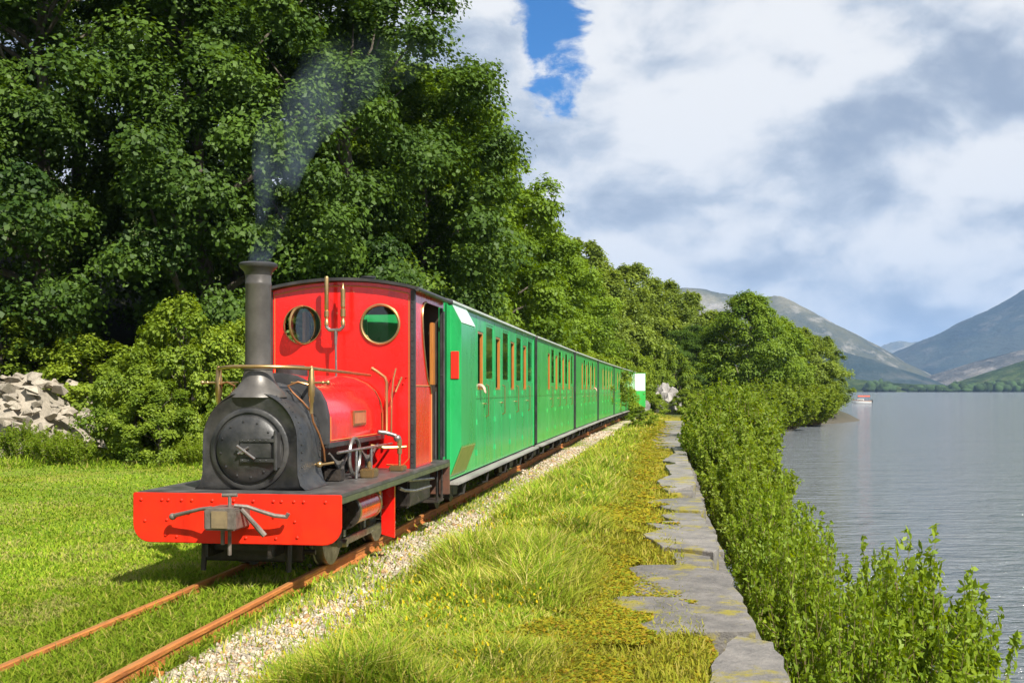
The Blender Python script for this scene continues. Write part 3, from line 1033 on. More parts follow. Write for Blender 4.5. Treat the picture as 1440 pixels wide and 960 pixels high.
def build_verge():
    n = 230000
    u = rgn.random(n)
    Y = 4.7 / (1 - u * (1 - 4.7 / 62.0))
    t = rgn.uniform(.45, 3.3, n)
    X = Xc(Y) + t
    g = gravel_mask(X, Y)
    nn = fbm(X * .9 + 3, Y * .9, 3)
    dens = sstep(t, .8, 1.35) * sstep(t, 2.95, 2.25)
    p = np.clip(dens * (1.15 - .9 * g) + .16 * (1 - g) + .03, 0, 1)
    thin = sstep(Y, 15, 26)
    p = p * (1 - .35 * thin)
    p = np.maximum(p, .22 * sstep(t, 2.2, 2.5) * sstep(t, 3.05, 2.9) * (nn > .5))
    keep = rgn.random(n) < p
    X, Y, t, nn = X[keep], Y[keep], t[keep], nn[keep]
    n = len(X)
    mid = sstep(t, .85, 1.5) * sstep(t, 2.75, 2.0)
    clump = sstep(fbm(X * 1.1 + 9, Y * 1.1, 3), .35, .65)
    h = (.035 + (.06 + .34 * mid * clump) * rgn.random(n) ** 1.1) * (1 - .45 * sstep(Y, 13, 26))
    w = .0020 + .00055 * Y
    pal = [(.215, .320, .024), (.300, .385, .036), (.385, .390, .050), (.50, .43, .11), (.56, .46, .18), (.125, .225, .020)]
    col = 1.12 * pick_colours(X, Y, n, pal, [4, 4, 3.5, 2.2, 1.1, 1.5])
    moss = sstep(t, 2.2, 2.7)[:, None] * .7 + .5 * sstep(Y, 15, 26)[:, None] * (rgn.random((n, 1)) < .5)
    mc = np.array([[.30, .27, .03]]) * (1 + .3 * (rgn.random((n, 1)) - .5))
    col = col * (1 - np.clip(moss, 0, 1)) + mc * np.clip(moss, 0, 1)
    V, F, C = blades(X, Y, h, w, rgn.uniform(.25, 1.1, n), col)
    # seed heads and small yellow flowers
    nf = 2000
    u = rgn.random(nf)
    Yf = 4.8 / (1 - u * (1 - 4.8 / 26.0)); tf = rgn.uniform(.85, 2.3, nf); Xf = Xc(Yf) + tf
    ok = rgn.random(nf) < sstep(fbm(Xf * 2.4, Yf * 2.4, 2), .35, .7)
    Xf, Yf = Xf[ok], Yf[ok]; nf = len(Xf)
    V2, F2, C2 = blades(Xf, Yf, rgn.uniform(.015, .03, nf), np.full(nf, .0025) + .0006 * Yf, np.full(nf, .9), np.array([[.62, .46, .02]]) * rgn.uniform(.7, 1.1, (nf, 1)), zoff=rgn.uniform(.08, .2, nf))
    V = np.r_[V, V2]; F = np.r_[F, F2 + len(C)]; C = np.r_[C, C2]
    me = np_mesh('verge_grass', V, F, M['blade'], {'soil': C})
    tag(put('verge_grass', me), 'long yellow green grass with buttercups between the gravel and the quay', 'grass', kind='stuff')


build_verge()


def build_moss():
    """low cushions creeping over the slab joints"""
    n = 110000
    u = rgn.random(n)
    Y = 4.7 / (1 - u * (1 - 4.7 / 50.0))
    t = rgn.uniform(1.9, 3.42, n)
    X = Xc(Y) + t
    keep = (rgn.random(n) < sstep(t, 1.9, 2.5)) & (fbm(X * 1.5, Y * 1.5, 3) + .12 > .42 + .25 * sstep(t, 2.9, 3.4))
    X, Y, t = X[keep], Y[keep], t[keep]
    n = len(X)
    h = rgn.uniform(.008, .028, n)
    w = .004 + .0012 * Y
    pal = [(.36, .31, .022), (.30, .31, .03), (.38, .27, .025), (.20, .26, .025), (.30, .17, .03)]
    col = pick_colours(X, Y, n, pal, [4, 3, 2.5, 2, .8])
    creep = np.where((fbm(X * 2.2 + 40, Y * 2.2, 3) > .47 + .28 * sstep(t, 2.75, 3.3)), .052, 0)
    V, F, C = blades(X, Y, h, w, rgn.uniform(.8, 1.8, n), col, zoff=creep)
    me = np_mesh('moss', V, F, M['blade'], {'soil': C})
    tag(put('moss', me), 'golden yellow moss growing around the quay slabs', 'moss', kind='stuff')


build_moss()


# ================================================================== foliage
def leaf_quads(C, Nn, L_, W_, rg):
    """diamond leaves with a slight fold along the mid rib"""
    n = len(C)
    Nn = Nn / np.maximum(np.linalg.norm(Nn, axis=1, keepdims=True), 1e-6)
    ref = rg.normal(size=(n, 3))
    A = np.cross(Nn, ref); A /= np.maximum(np.linalg.norm(A, axis=1, keepdims=True), 1e-6)
    B = np.cross(Nn, A)
    L2 = (L_ * .5)[:, None]; W2 = (W_ * .5)[:, None]
    V = np.stack([C - A * L2, C + B * W2 + A * L2 * .15, C + A * L2 - Nn * L2 * .25, C - B * W2 + A * L2 * .15], 1)
    F = np.arange(n * 4).reshape(n, 4)
    return V.reshape(-1, 3), F


def crown_mesh(name, seed, H, Rr, base, nclump, per, leaf, mat, flat=.7, top_bias=1.0, droop=0.0):
    rg = np.random.default_rng(seed)
    # clump centres on an uneven shell, a few inside
    k = 0; cs = []; rc = []
    lob = rg.uniform(0, 6.28, 5)
    while len(cs) < nclump:
        h = rg.random() ** .85
        ang = rg.uniform(0, 2 * math.pi)
        prof = math.sin(math.pi * (0.12 + 0.83 * h) ** .8) ** .75
        ru = Rr * prof * (1 + .16 * math.sin(2 * ang + lob[0] + 3 * h) + .12 * math.sin(3 * ang + lob[1] - 5 * h) + .08 * math.sin(5 * ang + lob[2] + 9 * h))
        rad = ru * (rg.random() ** .26)
        z = base + (H - base) * h
        cs.append((rad * math.cos(ang), rad * math.sin(ang), z - droop * rad))
        rc.append(Rr * rg.uniform(.11, .25) * (1.15 - .35 * h))
    cs = np.array(cs); rc = np.array(rc)
    n = nclump * per
    ci = np.repeat(np.arange(nclump), per)
    d = rg.normal(size=(n, 3)); d /= np.linalg.norm(d, axis=1, keepdims=True)
    d[:, 2] = np.where((d[:, 2] < -.25) & (rg.random(n) < .75), -d[:, 2], d[:, 2])
    rr = rc[ci] * (rg.random(n) ** .4)
    tuft = 1 + .35 * np.sin(d[:, 0] * 5 + ci) * np.sin(d[:, 1] * 5 + ci * 2.1)
    C = cs[ci] + d * (rr * tuft)[:, None] * np.array([1, 1, flat])
    out = C - np.array([0, 0, base + (H - base) * .45]); out /= np.maximum(np.linalg.norm(out, axis=1, keepdims=True), 1e-6)
    Nn = d * .5 + out * .35 + np.array([0, 0, .55]) + rg.normal(size=(n, 3)) * .38
    ll = leaf * rg.uniform(.5, 1.5, n)
    V, F = leaf_quads(C, Nn, ll, ll * rg.uniform(.5, .85, n), rg)
    tint = np.clip(rg.normal(.5, .16, nclump)[ci] + rg.normal(0, .16, n), 0, 1)
    return np_mesh(name, V, F, mat, {'tint': np.repeat(tint, 4)}), cs


def trunk_mesh(name, seed, H, base, r0, cs, mat, nl=16, fork=False):
    rg = random.Random(seed)
    mb = MB()
    top = base + (H - base) * .72
    pts = []; rs = []
    for i in range(8):
        f = i / 7
        pts.append((rg.uniform(-.12, .12) * f * 3 * r0 / .25, rg.uniform(-.12, .12) * f * 3 * r0 / .25, -.4 + (top + .4) * f))
        rs.append(r0 * (1.35 if i == 0 else 1.0) * (1 - .82 * f) + .02)
    mb.tube(pts, rs, 9)
    rmax = max(math.hypot(c[0], c[1]) for c in cs)
    idx = [i for i in range(len(cs)) if math.hypot(cs[i][0], cs[i][1]) < .62 * rmax]; rg.shuffle(idx)
    for j in idx[:nl]:
        c = Vector(cs[j])
        z0 = max(base * .55, min(top * .9, c.z - (.5 + .5 * rg.random()) * math.hypot(c.x, c.y)))
        f = (z0 + .4) / (top + .4)
        k = min(6, int(f * 7)); q = f * 7 - k
        a = Vector(pts[k]).lerp(Vector(pts[k + 1]), q)
        r = (rs[k] * (1 - q) + rs[k + 1] * q) * .55
        m = a.lerp(c, .5) + Vector((rg.uniform(-.2, .2), rg.uniform(-.2, .2), -.12 * (c - a).length + rg.uniform(0, .3)))
        mb.tube([a, a.lerp(m, .5) + Vector((0, 0, .05)), m, m.lerp(c, .6), c], [r, r * .8, r * .6, r * .35, r * .12 + .008], 6)
    me_o = mb.build(name, mat, None, smooth=50)
    me = me_o.data
    bpy.data.objects.remove(me_o)
    return me


TREES = {}


def tree_kind(key, seed, H, Rr, base, nclump, per, leaf, mat, bark, r0, **kw):
    cm, cs = crown_mesh('crown', seed, H, Rr, base, nclump, per, leaf, mat, **kw)
    tm = trunk_mesh('trunk', seed, H, base, r0, cs, bark, 22)
    TREES[key] = (cm, tm, H, Rr)


tree_kind('oak_a', 1, 13.0, 4.6, 1.6, 165, 650, .12, M['leaf_dark'], M['bark'], .30)
tree_kind('oak_b', 2, 13.0, 4.4, 1.2, 155, 650, .12, M['leaf_dark'], M['bark'], .28)
tree_kind('syc_a', 3, 10.5, 3.8, .8, 180, 480, .135, M['leaf_mid'], M['bark'], .22)
tree_kind('syc_b', 4, 10.5, 3.6, .8, 180, 480, .135, M['leaf_mid'], M['bark'], .22)
tree_kind('birch', 5, 9.5, 3.4, .4, 160, 330, .17, M['leaf_olive'], M['bark_pale'], .16, flat=1.0, droop=.12)
tree_kind('ash', 6, 8.2, 3.2, 1.7, 230, 250, .145, M['leaf_bright'], M['bark_pale'], .17, flat=.9)


def plant(name, key, X, Y, h, r, label, cat='tree', group=None, rz=None, lean=(0, 0), sink=0.0):
    cm, tm, H, Rr = TREES[key]
    rg = random.Random(int(X * 97 + Y * 31))
    z = float(ground_z(np.array([X]), np.array([Y]))[0]) - sink
    e = empty(name, (X, Y, z), rg.uniform(0, 6.28) if rz is None else rz, label, cat, group)
    e.rotation_euler.x, e.rotation_euler.y = lean
    e.scale = (r / Rr, r / Rr, h / H)
    put('trunk', tm, e)
    put('crown', cm, e)
    return e


G1 = 'big oaks of the wood'
LB = 'dark oak deep in the wood, half hidden by the front row of oaks'
for i, (X, Y, h, r) in enumerate([(-17.0, 27.5, 14.5, 5.2), (-12.6, 28.5, 15, 5.2), (-8.4, 29.0, 15, 4.8), (-4.9, 31.0, 14.6, 4.6), (-15, 37, 14, 5.0), (-9.5, 37, 14, 5.0), (-5.5, 40, 13.5, 4.8), (-20, 33, 15, 5.5), (-12, 45, 13, 5), (-7, 49, 13, 5)]):
    own = {0: 'tall dark oak at the outer end of the rubble heap', 1: 'tall dark oak directly behind the rubble heap', 2: 'tall dark oak directly behind the sunlit hazel bushes', 3: 'tall dark oak behind the chimney, next to the first sycamore'}
    plant('oak_tree', 'oak_a' if i % 2 == 0 else 'oak_b', X, Y, h, r, own.get(i, LB), group=G1)
G2 = 'sycamores beside the coaches'
LS = 'fresh green sycamore in the second row, behind the trees along the train'
for i, (X, Y, h, r) in enumerate([(-3.0, 34.5, 11.8, 3.8), (-1.7, 38.5, 11.0, 3.5), (-.2, 44, 9.8, 3.2), (1.6, 49, 8.6, 2.9), (3.0, 54, 7.4, 2.7), (-3.0, 47, 11.5, 4), (.2, 56, 10, 3.6), (3.2, 62, 8.5, 3.3)]):
    own = ['first fresh green sycamore from the oaks, tallest beside the train', 'second fresh green sycamore from the oaks along the train', 'third fresh green sycamore from the oaks along the train', 'fourth sycamore from the oaks, beside the rear coaches', 'fifth and lowest sycamore from the oaks, near the last coach']
    plant('sycamore_tree', 'syc_a' if i % 2 == 0 else 'syc_b', X, Y, h, r, own[i] if i < 5 else LS, group=G2)
G3 = 'birches on the wooded hill'
LO = 'olive green birch on the slope beyond the last coach'
for i, (X, Y, h, r) in enumerate([(4.6, 63, 7.6, 2.8), (6.2, 71, 9.2, 3.2), (8.8, 76, 8.4, 3.1), (9.4, 84, 9.6, 3.6), (12.6, 88, 9.2, 3.4), (15.5, 95, 9.4, 3.8), (2.5, 72, 9.5, 3.5), (5.5, 84, 10, 4), (19, 100, 8.6, 3.6)]):
    plant('birch_tree', 'birch', X, Y, h, r, LO, group=G3)
for i, (X, Y, h, r) in enumerate([(11.8, 75, 5.6, 2.3), (13.6, 79, 6.2, 2.6)]):
    plant('oak_tree', 'oak_b', X, Y, h, r, 'small dark oak in the shade behind the pale rock outcrop', group='dark oaks at the cutting')
plant('ash_tree', 'ash', 16.4, 74, 8.1, 3.2, 'round bright green ash tree on the point by the water', 'tree', rz=1.0)
plant('ash_tree', 'ash', 19.6, 80, 6.8, 3.0, 'second bright ash close behind the round one on the point', 'tree', rz=3.0)
plant('birch_tree', 'birch', 22.6, 84, 6.4, 2.8, 'olive tree on the lake point between ash and water willow', 'tree', rz=2.0)
plant('birch_tree', 'birch', 25.4, 88, 6.0, 2.6, 'outermost olive tree at the tip of the lake point', 'tree', rz=4.0)

# ---- shrubs
SH = {}


def shrub_kind(key, seed, H, Rr, nclump, per, leaf, mat):
    cm, cs = crown_mesh('foliage', seed, H, Rr, .0, nclump, per, leaf, mat, flat=.95)
    tm = trunk_mesh('stem', seed, H, .1, .05, cs, M['bark'], 24)
    SH[key] = (cm, tm, H, Rr)


shrub_kind('hazel_a', 21, 3.0, 1.5, 120, 330, .080, M['leaf_bush'])
shrub_kind('hazel_b', 22, 3.0, 1.5, 115, 330, .080, M['leaf_bush'])


def willow_kind(key, seed, H, Rr, nst, mat, leaf):
    """upright wands rising from one stool, leaves all along them"""
    rg = np.random.default_rng(seed)
    mb = MB(); C = []; Dn = []; sh = []
    for i in range(nst):
        a = rg.uniform(0, 6.28); q = rg.random() ** .5
        tip = np.array([math.cos(a) * Rr * q, math.sin(a) * Rr * q, H * (1 - .35 * q * q) * rg.uniform(.72, 1.05)])
        b = np.array([math.cos(a) * .28 * q, math.sin(a) * .28 * q, 0])
        mid = b * .45 + tip * .55 + np.array([math.cos(a), math.sin(a), 0]) * Rr * .16 * q - np.array([0, 0, .06 * H])
        P = [b * (1 - f) ** 2 + 2 * f * (1 - f) * mid + tip * f * f for f in np.linspace(0, 1, 7)]
        mb.tube(P, [.012 * (1 - f * .8) for f in np.linspace(0, 1, 7)], 4)
        nl = int(rg.integers(75, 120))
        for f in rg.uniform(.12, 1.02, nl) ** .85:
            p = b * (1 - f) ** 2 + 2 * f * (1 - f) * mid + tip * f * f
            C.append(p + rg.normal(size=3) * .05 * (1.25 - .8 * f)); sh.append(f)
        # side shoots
        for s_ in range(3):
            f0 = rg.uniform(.35, .85)
            p0 = b * (1 - f0) ** 2 + 2 * f0 * (1 - f0) * mid + tip * f0 * f0
            dd = rg.normal(size=3); dd[2] = abs(dd[2]) + .8; dd /= np.linalg.norm(dd)
            ln = rg.uniform(.2, .42)
            mb.tube([p0, p0 + dd * ln], [.006, .003], 3)
            for f in rg.uniform(.1, 1.05, 22):
                C.append(p0 + dd * ln * f + rg.normal(size=3) * .028); sh.append(f0)
    C = np.array(C); n = len(C)
    Nn = rg.normal(size=(n, 3)) * .7 + np.array([0, 0, .5]) + np.c_[C[:, :2] * .3, np.zeros(n)]
    ll = leaf * rg.uniform(.65, 1.4, n)
    V, F = leaf_quads(C, Nn, ll, ll * .42, rg)
    tint = np.clip(rg.normal(.5, .22, n), 0, 1)
    cm = np_mesh('foliage', V, F, mat, {'tint': np.repeat(tint, 4)})
    so = mb.build('stem', M['stem'], None, smooth=60)
    sm = so.data
    bpy.data.objects.remove(so)
    SH[key] = (cm, sm, H, Rr)


willow_kind('willow_a', 31, 2.0, 1.0, 66, M['leaf_willow'], .080)
willow_kind('willow_b', 32, 2.0, 1.0, 58, M['leaf_willow'], .088)
willow_kind('willow_c', 33, 2.0, 1.0, 120, M['leaf_willow2'], .10)


def shrub(name, key, X, Y, z, h, r, label, group=None, rz=None, cat='bush'):
    cm, tm, H, Rr = SH[key]
    rg = random.Random(int(X * 57 + Y * 131))
    if z is None: z = float(ground_z(np.array([X]), np.array([Y]))[0]) - .03
    e = empty(name, (X, Y, z), rg.uniform(0, 6.28) if rz is None else rz, label, cat, group)
    e.scale = (r / Rr, r / Rr, h / H)
    put('stem', tm, e)
    put('foliage', cm, e)
    return e


GB = 'hazel bushes at the edge of the lawn'
LH = 'sunlit yellow green hazel bush between the rubble heap and the locomotive'
for X, Y, h, r, k in [(-7.9, 22.4, 2.3, 1.0, 'hazel_a'), (-7.0, 22.8, 3.3, 1.25, 'hazel_b'), (-6.0, 23.2, 2.9, 1.1, 'hazel_a'), (-7.2, 21.8, 1.6, .95, 'hazel_b')]:
    shrub('hazel_bush', k, X, Y, None, h, r, LH, GB)
LH2 = 'shaded hazel undergrowth along the dark edge of the wood'
for X, Y, h, r, k in [(-12.8, 26.6, 2.6, 1.9, 'hazel_b'), (-10.6, 26.8, 2.8, 1.7, 'hazel_a'), (-3.2, 27.5, 3.2, 1.9, 'hazel_a'), (-1.4, 30, 3.4, 1.8, 'hazel_b'), (.2, 35, 3.2, 1.6, 'hazel_a'), (2.2, 41, 3.0, 1.5, 'hazel_b'), (3.6, 47, 3.0, 1.5, 'hazel_a'), (4.8, 53, 3.0, 1.5, 'hazel_b'), (6.0, 60, 3.2, 1.5, 'hazel_a'), (7.3, 64.5, 3.6, 1.6, 'hazel_b'), (8.5, 63.4, 1.2, .8, 'hazel_a'), (10.6, 65.2, 1.5, .9, 'hazel_b'), (9.0, 69.5, 4.2, 1.6, 'hazel_a'), (10.8, 70, 3.6, 1.5, 'hazel_b')]:
    shrub('hazel_bush', k, X, Y, None, h, r, LH2, 'undergrowth along the wood')
shrub('bramble_bush', 'hazel_b', 4.9, 40.5, None, .75, .55, 'small dark green bush on the verge close to the last coaches', rz=1, cat='bush')
# willows at the foot of the quay
near_w = [(2.05, 5.4, .90, .5, 'willow_a'), (2.60, 6.2, 1.20, .62, 'willow_b'), (2.15, 6.9, 1.50, .5, 'willow_a'), (2.85, 7.4, 1.80, .62, 'willow_b'), (2.40, 8.4, 1.70, .55, 'willow_a'), (3.05, 8.9, 1.5, .5, 'willow_b'),
          (2.72, 11.0, 1.40, .5, 'willow_b'), (3.05, 12.2, 1.75, .62, 'willow_a'), (3.35, 13.6, 1.6, .55, 'willow_b')]
for X, Y, h, r, k in near_w:
    shrub('willow_bush', k, X, Y, -1.35, h, r, 'leafy bright green willow bush beside the two largest quay slabs' if Y < 9.5 else 'leafy bright green willow bush beside the narrow quay slabs', 'green willows below the quay')
far_w = [(3.7, 16.6, 1.55, .65), (4.1, 18.6, 1.85, .85), (4.75, 23.6, 2.2, .95), (5.3, 26.0, 2.7, 1.3), (6.9, 33.5, 3.0, 1.6), (6.1, 30.2, 2.2, 1.0), (8.3, 41, 3.0, 1.7), (9.6, 47, 2.8, 1.8)]
for X, Y, h, r in far_w:
    shrub('willow_bush', 'willow_c', X, Y, -1.35, h, r, 'feathery yellowish willow bush overhanging the far stretch of the quay', 'yellow willows below the quay')
pt_w = [(12.5, 56, 2.6, 2.0), (15.2, 64, 3.2, 2.2), (18.2, 71, 3.2, 2.3), (22.0, 79, 3.2, 2.4), (24.2, 86, 4.6, 2.2), (25.8, 90, 3.6, 2.1), (23.0, 82, 3.2, 2.0), (12.8, 68, 3.0, 2.0)]
for X, Y, h, r in pt_w:
    shrub('willow_bush', 'willow_c', X, Y, -1.2, h, r, 'low olive willow bush at the foot of the trees on the lake point', 'willows on the lake point')

# ---- loose weeds at the lawn's far edge
wl = MB()
LW = 'tuft of tall weeds in front of the hazel bushes'
for X, Y, h, r in [(-9.4, 22.0, .8, .6), (-8.8, 21.2, .7, .55), (-6.3, 21.3, .6, .5), (-10.4, 22.6, .9, .5), (-5.4, 21.9, .6, .5)]:
    shrub('weed_tuft', 'willow_b', X, Y, None, h, r, LW, 'weeds at the lawn edge', cat='weeds')

# ================================================================== rubble heap and rock outcrop
heap = empty('rubble_heap', (-11.0, 24.2, -.1), 0, 'heap of pale quarry rubble at the edge of the lawn', 'rubble heap')
rg = random.Random(77)
rock_meshes = []
for i in range(7):
    bm = bmesh.new()
    for j in range(11):
        v = Vector((rg.gauss(0, 1), rg.gauss(0, 1), rg.gauss(0, 1))).normalized() * rg.uniform(.8, 1.1)
        bm.verts.new((v.x * .62, v.y * .5, v.z * .34))
    res = bmesh.ops.convex_hull(bm, input=bm.verts)
    bmesh.ops.delete(bm, geom=[g for g in res['geom_interior'] if isinstance(g, bmesh.types.BMVert)], context='VERTS')
    me = bpy.data.meshes.new('rock'); bm.to_mesh(me); bm.free(); me.materials.append(M['rock'])
    rock_meshes.append(me)
for i in range(190):
    u, v = rg.uniform(-3.2, 1.6), rg.uniform(-1.3, 1.6)
    top = 1.75 * max(0, 1 - (max(0, u - .1) / 1.6) ** 1.5) * max(0, min(1, (v + 1.4) / 1.7)) ** .8
    z = top * (1 - .15 * rg.random())
    s = rg.uniform(.16, .46) * (1.25 if z < .4 else 1)
    o = put('rock', rock_meshes[i % 7], heap, (u, v, z + .05), (rg.uniform(-.5, .5), rg.uniform(-.5, .5), rg.uniform(0, 6.28)), (s, s, s * 1.1))
core = MB()
core.loft([[(-3.6, -1.0, -.2), (1.3, -1.0, -.2), (1.4, 1.7, -.2), (-3.6, 1.7, -.2)], [(-3.4, .1, 1.55), (.05, .1, 1.5), (.1, 1.4, 1.5), (-3.4, 1.4, 1.55)]])
core.build('rubble_core', M['rock'], heap, smooth=0)

for (X, Y, w, h, lab, seed) in [(9.7, 67, .95, 1.5, 'tall pale rock outcrop standing beyond the last coach', 3), (7.0, 61.0, .9, 1.0, 'low grey boulder at the foot of the slope past the last coach', 5), (15.4, 70.5, 1.1, .8, 'pale boulder on the shore under the bright ash tree', 8)]:
    bm = bmesh.new()
    bmesh.ops.create_icosphere(bm, subdivisions=4, radius=1)
    for v in bm.verts:
        c = v.co
        c = Vector((round(c.x * 4.2) / 4.2 * .3 + c.x * .7, c.y, round(c.z * 3.7) / 3.7 * .3 + c.z * .7))
        q = 1 + .55 * (vnoise(c.x * 1.7 + seed * 3, c.y * 1.7 + c.z * 2.3) - .5) + .45 * (vnoise(c.x * 4 + seed, c.z * 4 + c.y * 3) - .5)
        v.co = Vector((c.x * w * q, c.y * w * q, max(c.z, -.3) * h * q))
    me = bpy.data.meshes.new('boulder'); bm.to_mesh(me); bm.free(); me.materials.append(M['cliff'])
    o = put('boulder', me, None, (X, Y, float(ground_z(np.array([X]), np.array([Y]))[0]) + .05))
    tag(o, lab, 'rock')


# ================================================================== steam locomotive
def arc(cx, cz, r, a0, a1, n):
    return [(cx + r * math.cos(R(a0 + (a1 - a0) * i / n)), cz + r * math.sin(R(a0 + (a1 - a0) * i / n))) for i in range(n + 1)]


def plate_with_holes(mb, outline, holes, y0, y1):
    """flat plate (outline in x,z) with round holes, between the planes y0 and y1"""
    bm = mb.bm
    def loop(pts, y):
        vs_ = [bm.verts.new((x, y, z)) for x, z in pts]
        es = [bm.edges.new((vs_[i], vs_[(i + 1) % len(vs_)])) for i in range(len(vs_))]
        return vs_, es
    loops = []
    for y in (y0, y1):
        allv = []; alle = []
        for pts in [outline] + holes:
            v, e = loop(pts, y); allv.append(v); alle += e
        bmesh.ops.triangle_fill(bm, use_beauty=True, use_dissolve=False, edges=alle)
        loops.append(allv)
    for A, B in zip(*loops):
        n = len(A)
        for i in range(n):
            bm.faces.new((A[i], A[(i + 1) % n], B[(i + 1) % n], B[i]))


FY = 7.6
loco = empty('steam_locomotive', (float(Xc(FY)), FY, 0), -math.atan(.143), 'small red saddle tank steam locomotive with tall black chimney and orange red buffer beam', 'locomotive')


def build_loco(T):
    # ---- buffer beam
    bw, bz0, bz1, cr = .775, .305, .66, .13
    poly = [(-bw, bz1), (-bw, bz0 + cr)] + [(-bw + cr - cr * math.cos(R(a)), bz0 + cr - cr * math.sin(R(a))) for a in (15, 30, 45, 60, 75, 90)] + [(bw - cr + cr * math.sin(R(a)), bz0 + cr - cr * math.cos(R(a))) for a in (0, 15, 30, 45, 60, 75)] + [(bw, bz0 + cr), (bw, bz1)]
    mb = MB(); mb.prism(poly, -.015, .025); beam = mb.build('buffer_beam', M['beam_red'], T, bevel=.006)
    mb = MB()
    for zx in (105, 190, 216, 270, 312, 395, 482, 560, 640, 672, 722, 760, 846):
        x = -.775 + (zx - 70) / 835 * 1.55
        mb.ball((x, -.016, .612), .013, 2, (1, .7, 1))
    for zx, z in ((250, .50), (300, .52), (640, .50), (725, .47), (205, .36), (250, .35), (530, .35), (650, .35), (735, .36), (120, .46), (210, .47)):
        mb.ball((-.775 + (zx - 70) / 835 * 1.55, -.016, z), .012, 2, (1, .7, 1))
    tag(mb.build('rivets', M['beam_red'], beam), kind='stuff')
    # ---- centre coupling
    mb = MB(); mb.box(-.115, .115, -.29, -.015, .435, .585); blk = mb.build('coupling_block', M['rusthook'], T, bevel=.012)
    mb = MB(); mb.box(-.055, .06, -.305, -.288, .45, .57); mb.build('face_plate', surf('worn_tan_plate', (.30, .22, .12), (.20, .15, .09), .5, .3, 14), blk, bevel=.004)
    mb = MB(); mb.tube([(.02, -.16, .25), (.02, -.16, .67)], .014, 8); mb.tube([(-.035, -.16, .665), (.075, -.16, .668)], .014, 8); mb.tube([(-.035, -.15, .32), (-.035, -.15, .44)], .016, 8)
    mb.build('coupling_pin', M['rusthook'], blk)
    mb = MB(); mb.tube([(-.10, -.19, .58), (-.2, -.16, .565), (-.32, -.13, .535), (-.40, -.11, .515), (-.43, -.10, .505)], [.013, .013, .014, .016, .017], 8); mb.ball((-.43, -.10, .503), .026)
    mb.build('coupling_link', M['rusthook'], blk)
    mb = MB(); mb.tube([(.07, -.2, .60), (.15, -.17, .59), (.24, -.14, .555), (.33, -.12, .525), (.41, -.10, .515), (.425, -.10, .54)], [.013, .014, .015, .016, .017, .015], 8)
    mb.build('coupling_link', M['rusthook'], blk)
    mb = MB(); mb.tube([(.12, -.2, .575), (.16, -.19, .53), (.22, -.18, .46), (.28, -.17, .39)], [.016, .016, .019, .02], 8)
    mb.build('coupling_link', M['rusthook'], blk)
    # ---- footplate and valances
    mb = MB(); mb.box(-.765, .765, .028, 3.88, .635, .664); fp = mb.build('footplate', M['footplate'], T, bevel=.004)
    for s in (-1, 1):
        mb = MB(); mb.box(min(s * .768, s * .742), max(s * .768, s * .742), .03, 3.88, .59, .634); mb.build('valance', M['valance'], T, bevel=.004)
    # ---- smokebox
    hw, cz = .375, 1.025
    prof = [(-.44, .667), (-.40, .70), (-.378, .78), (-hw, .95)] + [(x, z) for x, z in arc(0, cz, hw, 172, 8, 22)] + [(hw, .95), (.378, .78), (.40, .70), (.44, .667)]
    inner = [(x * .93, cz + (z - cz) * .95 if z > cz else z) for x, z in prof]
    mb = MB()
    mb.loft([[(x, .262, z) for x, z in inner], [(x * .97, .25, .667 + (z - .667) * .985) for x, z in prof], [(x, .285, z) for x, z in prof], [(x, .76, z) for x, z in prof]])
    sb = mb.build('smokebox', M['smokebox'], T, smooth=50)
    mb = MB()
    for k in range(26):
        f = 172 - k * 164 / 25
        for yy in (.31, .73):
            mb.ball((hw * math.cos(R(f)), yy, cz + hw * math.sin(R(f))), .008, 1)
    for z in np.arange(.72, 1.0, .055):
        for yy in (.31, .73):
            for s in (-1, 1): mb.ball((s * .379, yy, z), .008, 1)
    tag(mb.build('rivets', M['smokebox'], sb), kind='stuff')
    dz = .965
    mb = MB(); mb.lathe([(.0, .262), (.302, .262), (.302, .246), (.29, .238), (.268, .238), (.262, .25), (.0, .25)], (0, 0, dz), 'y', 44); mb.build('door_ring', M['smokebox'], sb)
    mb = MB(); mb.lathe([(.001, .26), (.250, .26), (.250, .232), (.238, .218), (.19, .200), (.12, .188), (.05, .183), (.001, .182)], (0, 0, dz), 'y', 44)
    door = mb.build('smokebox_door', M['smokebox'], T, smooth=50)
    for z in (.068, -.078):
        mb = MB(); mb.box(-.04, .225, .165, .192, dz + z - .013, dz + z + .013)
        for x in np.arange(-.02, .2, .045): mb.ball((x, .166, dz + z), .009, 1)
        mb.build('hinge_strap', M['smokebox'], door, bevel=.004)
    mb = MB(); mb.box(.212, .242, .168, .26, dz - .135, dz + .125); mb.cyl((.227, .176, dz - .15), (.227, .176, dz + .14), .014, 10); mb.build('hinge_post', M['smokebox'], door, bevel=.004)
    mb = MB(); mb.box(-.045, .19, .172, .196, dz - .062, dz + .05); mb.build('door_panel', M['smokebox'], door, bevel=.005)
    mb = MB(); mb.cyl((-.02, .15, dz - .01), (-.02, .19, dz - .01), .022, 12); mb.tube([(-.055, .148, dz + .03), (.08, .15, dz - .065)], .010, 8); mb.tube([(-.05, .155, dz - .03), (.03, .157, dz + .02)], .009, 8)
    mb.build('door_handle', M['bright'], door)
    mb = MB()
    for k in range(12):
        a = R(30 * k + 8); mb.ball((.205 * math.cos(a), .204, dz + .205 * math.sin(a)), .010, 1)
    tag(mb.build('door_bolts', M['smokebox'], door), kind='stuff')
